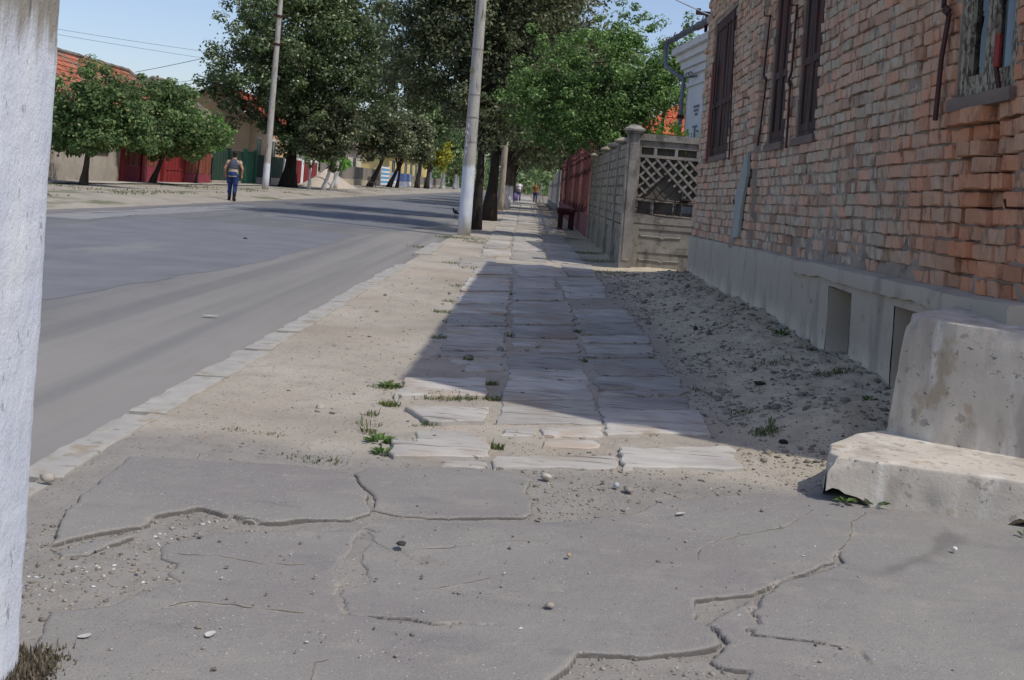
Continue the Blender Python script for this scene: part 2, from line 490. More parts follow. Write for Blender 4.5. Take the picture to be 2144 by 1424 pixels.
while yk < 14.3:
    L = random.uniform(0.75, 1.15)
    x = -1.72 + 0.03 * fbm(yk * .4, 8.8, 2)
    w = random.uniform(0.075, 0.10)
    slab('kerb_stone', [(x - w, yk), (x + w, yk + 0.02), (x + w, yk + L - .03), (x - w, yk + L - 0.05)], random.uniform(.007, .012), 0.1, m_kerb, kerb, 0.016, 0.07, round_=.007)
    yk += L + random.choice([0.0, 0.02, 0.05])
    kbreaks.append(yk)
slab('kerb_stone', [(-1.82, 16.9), (-1.56, 17.0), (-1.58, 18.9), (-1.84, 18.9)], 0.03, 0.1, m_kerb, kerb, 0.03, 0.15)
slab('kerb_stone', [(-1.83, 19.2), (-1.6, 19.2), (-1.62, 20.1), (-1.85, 20.2)], 0.025, 0.1, m_kerb, kerb, 0.03, 0.15)

# ---- broken asphalt in front: plates on the dirt, edges worn round, cracks cut through
def asphalt_mat():
    t = NT('pavement_asphalt')
    n1 = t.noise(1.1, 5, 'World'); n2 = t.noise(5, 6, 'World', (1, 1.6, 1))
    c = t.ramp(n1, [(0.3, srgb(129, 124, 121)), (0.7, srgb(142, 139, 132))])
    c = t.mix(t.math('MULTIPLY', t.rng(n2, 0.5, 0.72), 0.55), c, srgb(149, 144, 134))
    c = t.mix(t.math('MULTIPLY', t.rng(t.noise(2.3, 5, 'World', (1, 2.5, 1)), 0.56, 0.7), 0.4), c, srgb(112, 111, 110))
    v = t.n('ShaderNodeTexVoronoi'); v.inputs['Scale'].default_value = 105; t.l(t.coord('World'), v.inputs['Vector'])
    sel = t.n('ShaderNodeSeparateColor'); t.l(v.outputs['Color'], sel.inputs[0])
    st = t.math('MULTIPLY', t.math('LESS_THAN', v.outputs['Distance'], t.math('MULTIPLY_ADD', sel.outputs[2], 0.34, 0.04)), t.rng(sel.outputs[0], 0.92, 0.94))
    c = t.mix(t.math('MULTIPLY', st, 0.8), c, t.ramp(sel.outputs[1], [(0, srgb(173, 167, 156)), (0.6, srgb(192, 186, 173)), (1, srgb(206, 200, 192))]))
    st2 = t.math('MULTIPLY', t.rng(v.outputs['Distance'], 0.30, 0.2), t.rng(sel.outputs[2], 0.86, 0.9))
    c = t.mix(t.math('MULTIPLY', st2, 0.7), c, srgb(85, 83, 81))
    gr = t.noise(190, 2, 'World', rough=.8)
    c = t.mix(t.math('MULTIPLY', t.rng(gr, 0.48, 0.68), 0.35), c, srgb(96, 93, 90)); c = t.mix(t.math('MULTIPLY', t.rng(gr, 0.44, 0.3), 0.35), c, srgb(176, 171, 162))
    at = t.n('ShaderNodeAttribute', attribute_name='dust'); dz = t.n('ShaderNodeSeparateColor'); t.l(at.outputs['Color'], dz.inputs[0])
    dust = t.rng(t.math('ADD', dz.outputs[0], t.math('MULTIPLY', t.math('SUBTRACT', n2, 0.5), 0.7)), 0.35, 0.9)
    c = t.mix(t.math('MULTIPLY', dust, 0.8), c, srgb(162, 153, 138))
    c = t.mix(t.math('MULTIPLY', dz.outputs[1], 0.45), c, srgb(91, 86, 83))
    # broken sides show the dark core
    geo = t.n('ShaderNodeNewGeometry'); sp = t.n('ShaderNodeSeparateXYZ'); t.l(geo.outputs['Normal'], sp.inputs[0])
    c = t.mix(t.rng(sp.outputs[2], 0.82, 0.55), c, srgb(92, 88, 83))
    t.l(c, t.b.inputs['Base Color']); t.b.inputs['Roughness'].default_value = 0.92
    t.b.inputs['Specular IOR Level'].default_value = 0.2
    b = t.bump(t.noise(150, 4, 'World'), 0.5, 0.004)
    b = t.bump(t.noise(26, 5, 'World'), 0.3, 0.008, b)
    t.l(b, t.b.inputs['Normal'])
    return t.m
m_asph = asphalt_mat()
def gp(pts, z=0.02): return np.array([G(a, b, z) for a, b in pts])
def seg_dist(X, Y, P, closed):
    """distance to a polyline, and inside flag"""
    d = np.full(X.shape, 1e9); ins = np.zeros(X.shape, bool)
    n = len(P)
    for i in range(n if closed else n - 1):
        a, b = P[i], P[(i + 1) % n]
        ex, ey = b[0] - a[0], b[1] - a[1]; L2 = ex * ex + ey * ey + 1e-12
        t = np.clip(((X - a[0]) * ex + (Y - a[1]) * ey) / L2, 0, 1)
        d = np.minimum(d, np.hypot(X - a[0] - t * ex, Y - a[1] - t * ey))
        if closed:
            c = ((a[1] > Y) != (b[1] > Y)) & (X < (b[0] - a[0]) * (Y - a[1]) / ((b[1] - a[1]) + 1e-12) + a[0])
            ins ^= c
    return d, ins
POLY_A = gp([(270, 950), (430, 957), (600, 968), (735, 985), (752, 1010), (770, 1030), (776, 1068), (735, 1083), (640, 1082), (560, 1091), (505, 1086), (470, 1074), (420, 1060), (330, 1074), (300, 1098), (200, 1114), (85, 1140), (112, 1122), (140, 1065), (170, 1030)])
POLY_B = gp([(108, 1146), (165, 1130), (280, 1112), (292, 1118), (240, 1134), (182, 1156), (122, 1158)])
POLY_C = gp([(742, 985), (775, 972), (900, 970), (1060, 980), (1110, 992), (1116, 1005), (1104, 1022), (1112, 1045), (1118, 1068), (1095, 1078), (950, 1077), (835, 1072), (782, 1060), (781, 1030), (757, 1010)])
_main = [(330, 1128), (450, 1106), (740, 1097), (764, 1086), (850, 1082), (1000, 1083), (1150, 1086), (1250, 1076), (1330, 1068), (1375, 1042), (1480, 1032), (1620, 1028), (1700, 1030)]
POLY_D = np.vstack([gp(_main), [(1.5, 4.5), (2.6, 4.6), (3.3, 4.6), (3.3, 2.1), (-1.52, 2.1)], gp([(20, 1395), (85, 1312), (100, 1272), (230, 1256), (292, 1226), (376, 1206), (352, 1188), (374, 1166), (336, 1158)])])
HOLES = [gp([(1212, 1361), (1330, 1368), (1440, 1361), (1495, 1348), (1524, 1336), (1512, 1352), (1482, 1374), (1500, 1388), (1572, 1396), (1560, 1424), (1560, 1470), (1120, 1470), (1150, 1424), (1198, 1392)]),
         gp([(765, 1104), (772, 1112), (764, 1128), (742, 1165), (762, 1175), (772, 1207), (735, 1218), (720, 1214), (706, 1192), (690, 1186), (735, 1150), (756, 1118)]),
         gp([(1462, 1250), (1588, 1237), (1540, 1262), (1476, 1296), (1462, 1290)])]
CRACKS = [([(716, 1212), (712, 1235), (722, 1252), (726, 1272)], 0.009), ([(726, 1272), (790, 1279), (850, 1287), (905, 1296), (960, 1300), (1040, 1304)], 0.006),
          ([(768, 1122), (800, 1132), (828, 1143), (861, 1158)], 0.007), ([(772, 1098), (795, 1106)], 0.008),
          ([(1524, 1336), (1500, 1312), (1466, 1297)], 0.008), ([(1588, 1237), (1580, 1268), (1572, 1276), (1586, 1284), (1584, 1300)], 0.0065),
          ([(1568, 1310), (1580, 1324), (1620, 1328), (1700, 1333), (1760, 1344), (1795, 1354), (1800, 1362), (1814, 1376)], 0.0055),
          ([(1588, 1237), (1625, 1218), (1660, 1205), (1700, 1190), (1752, 1168), (1757, 1148)], 0.0065), ([(1757, 1148), (1778, 1128), (1784, 1110), (1783, 1092), (1815, 1072)], 0.0045),
          ([(1462, 1166), (1466, 1146), (1482, 1132), (1560, 1114), (1640, 1100), (1706, 1062)], 0.004),
          ([(880, 1140), (960, 1136), (1010, 1130), (1160, 1124)], 0.003), ([(880, 1230), (960, 1215), (1030, 1198)], 0.003), ([(352, 1262), (400, 1250), (520, 1262), (640, 1274)], 0.004),
          ([(650, 1424), (656, 1395), (662, 1375), (690, 1370)], 0.005), ([(470, 1074), (560, 1091)], 0.006), ([(350, 1150), (460, 1155), (560, 1172), (640, 1170)], 0.003)]
pavement = thing('pavement', 'cracked grey asphalt pavement with worn plates over dirt', 'pavement', (0, 3, 0)); pavement['kind'] = 'structure'
del pavement['category']
def plate(poly, top, tilt, dx=0.009, dy=0.006, cracks=(), holes=()):
    x0, y0 = poly.min(0) - 0.06; x1, y1 = poly.max(0) + 0.06
    X, Y = np.meshgrid(np.arange(x0, x1, dx), np.arange(y0, y1, dy))
    wob = 0.016 * fbm(X * 7, Y * 7, 4) + 0.007 * fbm(X * 31, Y * 31, 3)
    d, ins = seg_dist(X, Y, poly, True); sd = np.where(ins, d, -d) + wob
    for h in holes:
        d, ins = seg_dist(X, Y, h, True); sd = np.minimum(sd, np.where(ins, -d, d) + wob)
    carve = np.zeros(X.shape); dust = np.exp(-np.clip(sd, 0, 9) / .05) * .55
    for pts, w in cracks:
        P = gp(pts); bb0 = P.min(0) - .1; bb1 = P.max(0) + .1
        m = (X > bb0[0]) & (X < bb1[0]) & (Y > bb0[1]) & (Y < bb1[1])
        if not m.any(): continue
        d, _ = seg_dist(X[m] + 0.02 * fbm(X[m] * 13, Y[m] * 13, 3), Y[m] + 0.02 * fbm(X[m] * 13 + 40, Y[m] * 13, 3), P, False)
        ww = w * np.clip(np.hypot(X[m] - P[-1][0], Y[m] - P[-1][1]) / .10, .05, 1) * np.clip(0.8 + 1.3 * fbm(X[m] * 8, Y[m] * 8, 2), 0.05, 2)
        if w >= .0055: sd[m] = np.minimum(sd[m], (d - ww) * 2.2)
        else: carve[m] = np.maximum(carve[m], .000 * sm(1.25 - d / (ww + .004)))
        dust[m] = np.maximum(dust[m], np.exp(-d / (.004 + 2.2 * w)) * .75)
    Z = top - .005 + .009 * fbm(X * 2.1 + 7, Y * 2.1, 2) + 0.005 * fbm(X * 1.3 + 3, Y * 1.3, 3) + 0.0016 * fbm(X * 24, Y * 24, 3) + tilt[0] * (X - x0) + tilt[1] * (Y - y0)
    Z = Z + 0.012 * sm((X - 0.9) / 0.8) * sm((Y - 3.3) / 0.8)
    Z = Z - carve - 0.030 * (1 - np.sqrt(np.clip(1 - (1 - np.clip(sd / 0.014, 0, 1)) ** 2, 0, 1)))
    keep = (sd > -0.001)
    fk = keep[:-1, :-1] | keep[1:, :-1] | keep[1:, 1:] | keep[:-1, 1:]
    idx = np.arange(X.size).reshape(X.shape)
    f = np.stack([idx[:-1, :-1], idx[:-1, 1:], idx[1:, 1:], idx[1:, :-1]], -1)[fk]
    used = np.unique(f); mp = np.zeros(X.size, int); mp[used] = np.arange(len(used))
    V = np.stack([X, Y, Z], -1).reshape(-1, 3)[used] - np.array([0, 3, 0])
    me = np_mesh('asphalt_plate', V, mp[f])
    d, ins = seg_dist(X, Y, STAIN, True); stn = sm((np.where(ins, d, -d) + .06 * fbm(X * 6, Y * 6, 3)) / .05)
    at = me.color_attributes.new('dust', 'FLOAT_COLOR', 'POINT')
    at.data.foreach_set('color', np.stack([dust, stn, 0 * dust, 1 + 0 * dust], -1).reshape(-1, 4)[used].astype(np.float32).ravel())
    return link_mesh('asphalt_plate', me, m_asph, pavement, True)
STAIN = gp([(1815, 1200), (1890, 1196), (1960, 1178), (2005, 1160), (2030, 1128), (1975, 1100), (1940, 1120), (1905, 1160), (1860, 1178)])
m_crack = pm('crack_dirt', [(0.35, srgb(92, 84, 74)), (0.65, srgb(140, 128, 110))], 18, kind='World', bump=.3)
def crack_ribbon(pts, w):
    P = gp(pts); Q = [P[0]]
    for a, b in zip(P[:-1], P[1:]):
        k = max(1, int(np.linalg.norm(b - a) / .012))
        for j in range(1, k + 1): Q.append(a + (b - a) * j / k)
    Q = np.array(Q); n = np.gradient(Q, axis=0); n = np.c_[-n[:, 1], n[:, 0]]; n /= np.linalg.norm(n, axis=1, keepdims=True) + 1e-9
    Q = Q + n * (.010 * fbm(Q[:, 0] * 22, Q[:, 1] * 22, 3))[:, None]
    ww = w * .55 * np.clip(.7 + 1.6 * fbm(Q[:, 0] * 17 + 5, Q[:, 1] * 17, 3), 0.08, 2)
    ww[0] = ww[-1] = .0004
    z = lambda p: 0.010 + .009 * fbm(p[:, 0] * 2.1 + 7, p[:, 1] * 2.1, 2) + 0.005 * fbm(p[:, 0] * 1.3 + 3, p[:, 1] * 1.3, 3) + 0.0016 * fbm(p[:, 0] * 24, p[:, 1] * 24, 3) + 0.012 * sm((p[:, 0] - 0.9) / 0.8) * sm((p[:, 1] - 3.3) / 0.8) + .0012
    L = Q + n * ww[:, None]; R = Q - n * ww[:, None]; k = len(Q)
    mb = MB(); mb.add(np.vstack([np.c_[L, z(L)], np.c_[R, z(R)]]) - np.array([0, 3, 0]), [(i, i + 1, k + i + 1, k + i) for i in range(k - 1)]); mb.build('crack', m_crack, pavement, local=True)
for pts, w in CRACKS:
    if w < .0055: crack_ribbon(pts, w)
plate(POLY_D, 0.015, (0, 0), cracks=CRACKS, holes=HOLES)
plate(POLY_A, 0.017, (0, 0.004), cracks=CRACKS)
plate(POLY_B, 0.012, (0.0, 0.03), 0.008, 0.006)
plate(POLY_C, 0.015, (0, 0), cracks=[([(828, 1008), (800, 1006)], 0.006), ([(745, 990), (770, 1010), (790, 1016)], 0.003)])
# the stretch behind the camera, wide and plain
mb = MB(); mb.add([(-1.55, -8, 0.016), (4, -8, 0.016), (4, 2.12, 0.0175), (-1.55, 2.12, 0.0175)], [(0, 1, 2, 3)])
mb.build('asphalt_plate', m_asph, pavement)

# ---- the flagstone footpath
m_slab = pm('flagstone', [(0.25, srgb(162, 157, 150)), (0.5, srgb(180, 175, 166)), (0.75, srgb(190, 187, 176))], 3.0, kind='World', st=(1, 2.5, 1), bump=0.55, bscale=42, bdist=0.005, rand=0.2,
            layers=[dict(c=srgb(128, 120, 118), s=0.9, t=(0.45, 0.7), a=0.55), dict(c=srgb(134, 123, 108), s=4.5, t=(0.56, 0.70), st=(.5, 2.6, 1), a=0.75), dict(c=srgb(106, 100, 94), s=5.0, t=(0.585, 0.62), st=(.45, 5.5, 1), a=0.85, d=6),
                    dict(c=srgb(162, 144, 125), s=1.6, t=(0.5, 0.66), a=0.7)])
path = thing('footpath', 'three lanes of worn pale flagstones along the fences', 'footpath', (0, 12, 0)); path['kind'] = 'structure'
del path['category']
def cq(x0t, x1t, yt, x0b, x1b, yb):
    s = 2.542; f = lambda x, y: G(780 + x / s, 440 + y / s, 0.03)
    return [f(x0b, yb), f(x1b, yb), f(x1t, yt), f(x0t, yt)]
NEAR = [(385, 610, 1312, 360, 612, 1338), (95, 612, 1205, 115, 615, 1292), (240, 480, 1157, 240, 600, 1193), (175, 620, 1040, 300, 605, 1112), (180, 602, 887, 118, 605, 978),
        (520, 690, 802, 492, 700, 838), (430, 505, 780, 440, 560, 796), (345, 700, 740, 312, 690, 762), (390, 705, 667, 368, 700, 733), (402, 710, 609, 385, 705, 661),
        (412, 715, 541, 395, 710, 602), (442, 720, 492, 416, 716, 537), (472, 725, 427, 446, 722, 488), (506, 735, 352, 476, 728, 422), (560, 735, 290, 526, 750, 333), (470, 655, 243, 465, 658, 286), (592, 735, 205, 578, 740, 238),
        (650, 1290, 1285, 645, 1288, 1345), (700, 860, 1142, 690, 870, 1176), (890, 1220, 1132, 900, 1230, 1182), (915, 1180, 1202, 905, 1190, 1233), (692, 1185, 996, 662, 1210, 1114),
        (702, 1170, 941, 692, 1175, 989), (738, 1150, 888, 702, 1165, 937), (728, 1118, 830, 745, 1150, 882), (724, 1108, 752, 726, 1118, 826), (760, 870, 696, 750, 880, 712), (920, 1095, 700, 900, 1100, 741),
        (746, 1075, 602, 742, 1080, 666), (750, 1065, 541, 746, 1070, 599), (752, 1040, 477, 747, 1060, 537), (752, 1010, 412, 749, 1030, 472), (756, 965, 352, 752, 980, 407), (737, 945, 286, 790, 1040, 346),
        (1315, 1900, 1246, 1337, 1975, 1354), (1212, 1745, 1047, 1250, 1800, 1168), (1197, 1680, 977, 1206, 1695, 1043), (1230, 1480, 946, 1206, 1490, 971), (1530, 1690, 946, 1520, 1640, 968),
        (1197, 1635, 877, 1202, 1662, 943), (1152, 1540, 784, 1217, 1590, 861), (1140, 1470, 753, 1132, 1500, 768), (1120, 1470, 657, 1121, 1480, 692), (1118, 1480, 706, 1140, 1500, 748),
        (1102, 1410, 592, 1116, 1450, 651), (1067, 1345, 516, 1080, 1370, 551), (1082, 1380, 554, 1092, 1400, 588), (1007, 1235, 399, 1030, 1245, 460), (987, 1220, 363, 1000, 1230, 396), (1000, 1168, 284, 1050, 1185, 346)]
LIFT = {1: 0.022, 3: 0.024, 4: 0.022, 34: 0.02}
for i, q in enumerate(NEAR):
    quad = cq(*q)
    quad = [np.array(p) for p in quad]
    slab('flagstone', quad, LIFT.get(i, random.uniform(0.010, 0.018)), 0.06, m_slab, path, 0.022, 0.05, seed=i * 3.1, tilt=0.006, round_=.006)
def lane_x(y):
    t = (y - 17.0) / 58.0
    return [-0.86 - 0.62 * t, -0.33 - 0.45 * t, 0.36 - 0.42 * t, 1.02 - 0.58 * t]
for lane in range(3):
    y = 17.3 + lane * 0.1
    if lane == 0: y = 19.0
    while y < 72:
        L = random.uniform(0.55, 1.05) * (1 if y < 40 else 1.5)
        a = lane_x(y); b = lane_x(y + L)
        g = 0.05
        skip = random.random() < (0.05 if not 30 < y < 36 else 0.5)
        if not skip:
            slab('flagstone', [(a[lane] + g, y), (a[lane + 1] - g * .4, y + .01), (b[lane + 1] - g * .4, y + L - .03), (b[lane] + g, y + L - .04)], random.uniform(0.010, 0.020), 0.06, m_slab, path, 0.035, 0.12, seed=y, tilt=0.005, round_=.007)
        y += L + random.uniform(0.0, 0.02)
mb = MB(); a = lane_x(72); b = lane_x(150)
mb.add([(a[0], 72, 0.03), (a[3], 72, 0.03), (b[3], 150, 0.03), (b[0], 150, 0.03)], [(0, 1, 2, 3)]); mb.build('paving', m_slab, path)

# ---- loose stones, gravel
def ico():
    bm = bmesh.new(); bmesh.ops.create_icosphere(bm, subdivisions=1, radius=1)
    v = np.array([p.co[:] for p in bm.verts]); f = np.array([[q.index for q in p.verts] for p in bm.faces]); bm.free(); return v, f
ICO_V, ICO_F = ico()
def pebbles(name, pts, sizes, mat, flat_=0.6):
    n = len(pts)
    V = ICO_V[None] * (1 + 0.28 * rng.standard_normal((n, 12, 1)))
    ang = rng.random(n) * 6.28; ca, sa = np.cos(ang), np.sin(ang)
    sx = sizes * rng.uniform(0.8, 1.4, n); sy = sizes * rng.uniform(0.7, 1.1, n); sz = sizes * flat_ * rng.uniform(0.7, 1.2, n)
    x = V[..., 0] * sx[:, None]; y = V[..., 1] * sy[:, None]; z = V[..., 2] * sz[:, None]
    W = np.stack([x * ca[:, None] - y * sa[:, None] + pts[:, 0:1], x * sa[:, None] + y * ca[:, None] + pts[:, 1:2], z + pts[:, 2:3] + sz[:, None] * 0.3], -1)
    f = (ICO_F[None] + (np.arange(n) * 12)[:, None, None]).reshape(-1, 3)
    o = link_mesh(name, np_mesh(name, W.reshape(-1, 3), f), mat); o['kind'] = 'stuff'
    return o
m_peb = NT('pebble'); _r = m_peb.n('ShaderNodeNewGeometry').outputs['Random Per Island']
m_peb.l(m_peb.ramp(_r, [(0, srgb(104, 99, 92)), (0.25, srgb(128, 120, 109)), (0.6, srgb(146, 137, 124)), (0.9, srgb(160, 151, 138)), (0.985, srgb(186, 179, 166))]), m_peb.b.inputs['Base Color'])
m_peb.b.inputs['Roughness'].default_value = 0.95; m_peb.b.inputs['Specular IOR Level'].default_value = 0.15
m_peb = m_peb.m
def scatter(n, x0, x1, y0, y1, dens=None):
    u = rng.random((n * 3, 2)); x = x0 + (x1 - x0) * u[:, 0]
    y = y0 * (y1 / y0) ** u[:, 1]
    if dens is not None:
        k = rng.random(n * 3) < dens(x, y); x, y = x[k], y[k]
    x, y = x[:n], y[:n]
    return np.c_[x, y, zg(x, y)]
P = np.vstack([scatter(6500, 1.0, 2.3, 4.9, 16, lambda x, y: 0.25 + 0.75 * (fbm(x * 2, y * 2) > -0.05)),
               scatter(1500, -1.55, 1.2, 4.2, 14), scatter(1100, 0.0, 1.4, 3.7, 4.9), scatter(900, -1.5, -0.75, 2.6, 3.6), scatter(450, 0.05, 0.7, 2.3, 2.85)])
S = np.minimum(0.0022 + rng.exponential(0.0030, len(P)), np.where(P[:, 1] < 4.95, .010, .024)) * np.where((P[:, 0] > 1.2) & (P[:, 1] > 5), 1.5, 1) * np.clip(0.75 + P[:, 1] * 0.035, 0.6, 1.4)
o = pebbles('gravel', P, S, m_peb)
# fine grit and chips lying on the asphalt
u = rng.random((900, 2)); xx = -1.5 + 4.2 * u[:, 0]; yy = 2.4 + 2.0 * u[:, 1]
pebbles('grit', np.c_[xx, yy, np.full(900, 0.0115)], 0.0015 + rng.exponential(0.0016, 900), m_peb, 0.5)

# pale chips of limestone trodden into the broken ground at lower left
m_chip = flat('pale_chip', srgb(206, 204, 198), .95)
u = rng.random((80, 2)); xx = -1.42 + .75 * u[:, 0] ** .8; yy = 2.72 + .75 * u[:, 1]
pebbles('stone_chips', np.c_[xx, yy, zg(xx, yy)], 0.003 + rng.exponential(0.003, 80), m_chip, 0.35)
u = rng.random((30, 2)); xx = -.9 + 2.6 * u[:, 0]; yy = 2.5 + 1.6 * u[:, 1]
pebbles('stone_chips', np.c_[xx, yy, np.full(30, .012)], 0.002 + rng.exponential(0.002, 30), m_chip, 0.2)
# ---- weeds and grass
def blade_mesh(name, pts, h, mat, w=0.006, lean=0.6, n_per=1):
    n = len(pts)
    ang = rng.random(n) * 6.28; L = h * rng.uniform(0.5, 1.2, n); ln = L * lean * rng.random(n) ** 0.7
    dx, dy = np.cos(ang), np.sin(ang); ww = w * rng.uniform(0.6, 1.3, n)
    px, py = -dy * ww, dx * ww
    B = pts
    v0 = np.c_[B[:, 0] - px, B[:, 1] - py, B[:, 2] - 0.01]; v1 = np.c_[B[:, 0] + px, B[:, 1] + py, B[:, 2] - 0.01]
    M = np.c_[B[:, 0] + dx * ln * .4, B[:, 1] + dy * ln * .4, B[:, 2] + L * .65]
    v2 = M + np.c_[px, py, px * 0] * .7; v3 = M - np.c_[px, py, px * 0] * .7
    tip = np.c_[B[:, 0] + dx * ln, B[:, 1] + dy * ln, B[:, 2] + L * (1 - 0.3 * ln / (L + 1e-6))]
    V = np.stack([v0, v1, v2, v3, tip], 1).reshape(-1, 3)
    b = (np.arange(n) * 5)[:, None]
    f = np.vstack([b + np.array([[0, 1, 2]]), b + np.array([[0, 2, 3]]), b + np.array([[3, 2, 4]])])
    o = link_mesh(name, np_mesh(name, V, f), mat); o['kind'] = 'stuff'; return o
m_grass = leaf_mat('grass_blade', [(0, srgb(70, 84, 46)), (0.5, srgb(88, 104, 56)), (0.85, srgb(112, 122, 70)), (1, srgb(146, 138, 92))], 0.3, 1.1)
def tuft(px, py, r, n, rx=1.0):
    c = G(px, py, 0.0); a = rng.random(n) * 6.28; q = r * np.sqrt(rng.random(n)) * rng.uniform(.6, 1, n)
    x = c[0] + np.cos(a) * q * rx; y = c[1] + np.sin(a) * q
    return np.c_[x, y, zg(x, y)]
T = [tuft(900, 832, 0.10, 420, 2.2), tuft(975, 835, 0.07, 160, 1.5), tuft(1030, 838, 0.05, 110, 1.4), tuft(808, 812, 0.08, 220, 1.6), tuft(815, 848, 0.07, 150), tuft(1030, 805, 0.05, 90), tuft(960, 678, 0.10, 130, 1.6), tuft(930, 654, 0.10, 110, 1.4),
     tuft(980, 753, 0.05, 70), tuft(920, 708, 0.08, 70), tuft(1065, 706, 0.07, 90), tuft(1210, 697, 0.08, 100), tuft(1222, 757, 0.06, 80), tuft(940, 632, 0.10, 70), tuft(1072, 618, 0.08, 70), tuft(1190, 616, 0.1, 90),
     tuft(775, 870, 0.06, 60), tuft(770, 905, 0.06, 60), tuft(1040, 938, 0.04, 70), tuft(625, 958, 0.06, 50, 2), tuft(675, 968, 0.06, 60, 2), tuft(565, 910, 0.05, 40, 2), tuft(490, 902, 0.04, 30, 2), tuft(760, 890, 0.05, 40, 2),
     tuft(1610, 800, 0.2, 90), tuft(1600, 915, 0.10, 160), tuft(1740, 838, 0.10, 180, 1.4), tuft(1630, 742, 0.12, 120), tuft(1500, 716, 0.2, 100), tuft(1560, 690, 0.2, 90), tuft(1470, 820, 0.1, 40), tuft(1680, 780, 0.1, 60), tuft(1560, 870, .08, 60),
     tuft(900, 890, 0.05, 60), tuft(870, 930, 0.05, 50)]
for (px, py, r, n) in [(1225, 530, 0.5, 900), (1255, 548, 0.45, 700), (1275, 572, 0.4, 500), (1185, 500, 0.5, 400), (985, 500, 0.9, 900), (950, 498, 0.5, 400), (1008, 508, 0.5, 400), (960, 552, 0.3, 260), (890, 518, 0.35, 260), (1075, 505, 0.2, 120), (1078, 530, 0.15, 120), (1125, 500, .3, 160),
                       (1062, 438, 1.6, 900), (1135, 432, 1.2, 500), (985, 562, 0.25, 140), (965, 600, .2, 100), (1148, 470, 1.2, 500), (1190, 575, 0.3, 120)]:
    T.append(tuft(px, py, r, n))
P = np.vstack(T)
blade_mesh('grass', P, (0.010 + 0.036 * rng.random(len(P)) ** 2) * np.where((P[:, 0] < -.75) & (P[:, 1] < 6.2), .4, 1), m_grass, 0.0032, 1.6)
u = rng.random((9000, 2)); x = -15.6 + 4.0 * u[:, 0]; y = 24 * (120 / 24) ** u[:, 1]
k = fbm(x * .8, y * .5) > 0.08; x, y = x[k], y[k]
blade_mesh('grass', np.c_[x, y, np.full(len(x), 0.11)], 0.03 + 0.05 * rng.random(len(x)), m_grass, 0.016, 1.2)

# dry leaves and bits of twig blown along the verge and the path
n = 420; u = rng.random((n, 2)); x = -1.55 + 3.5 * u[:, 0]; y = 4.3 * (30 / 4.3) ** u[:, 1]
z = zg(x, y) + .016; L = rng.uniform(.010, .032, n) * (1 + y * .02); a = rng.random(n) * 6.283
d = np.c_[np.cos(a), np.sin(a), rng.normal(0, .12, n)]; s_ = np.c_[-np.sin(a), np.cos(a), rng.normal(0, .25, n)]
c0 = np.c_[x, y, z]; w_ = (L * rng.uniform(.08, .5, n))[:, None]; L = L[:, None]
V = np.stack([c0 - d * L * .5, c0 + s_ * w_ * .5, c0 + d * L * .5, c0 - s_ * w_ * .5], 1).reshape(-1, 3)
m_litter = leaf_mat('dry_leaf', [(0, srgb(70, 58, 42)), (.5, srgb(110, 90, 62)), (.9, srgb(140, 116, 78)), (1, srgb(168, 140, 80))], .1, 1.0)
o = link_mesh('leaf_litter', np_mesh('leaf_litter', V, np.arange(n * 4).reshape(-1, 4)), m_litter); o['kind'] = 'stuff'
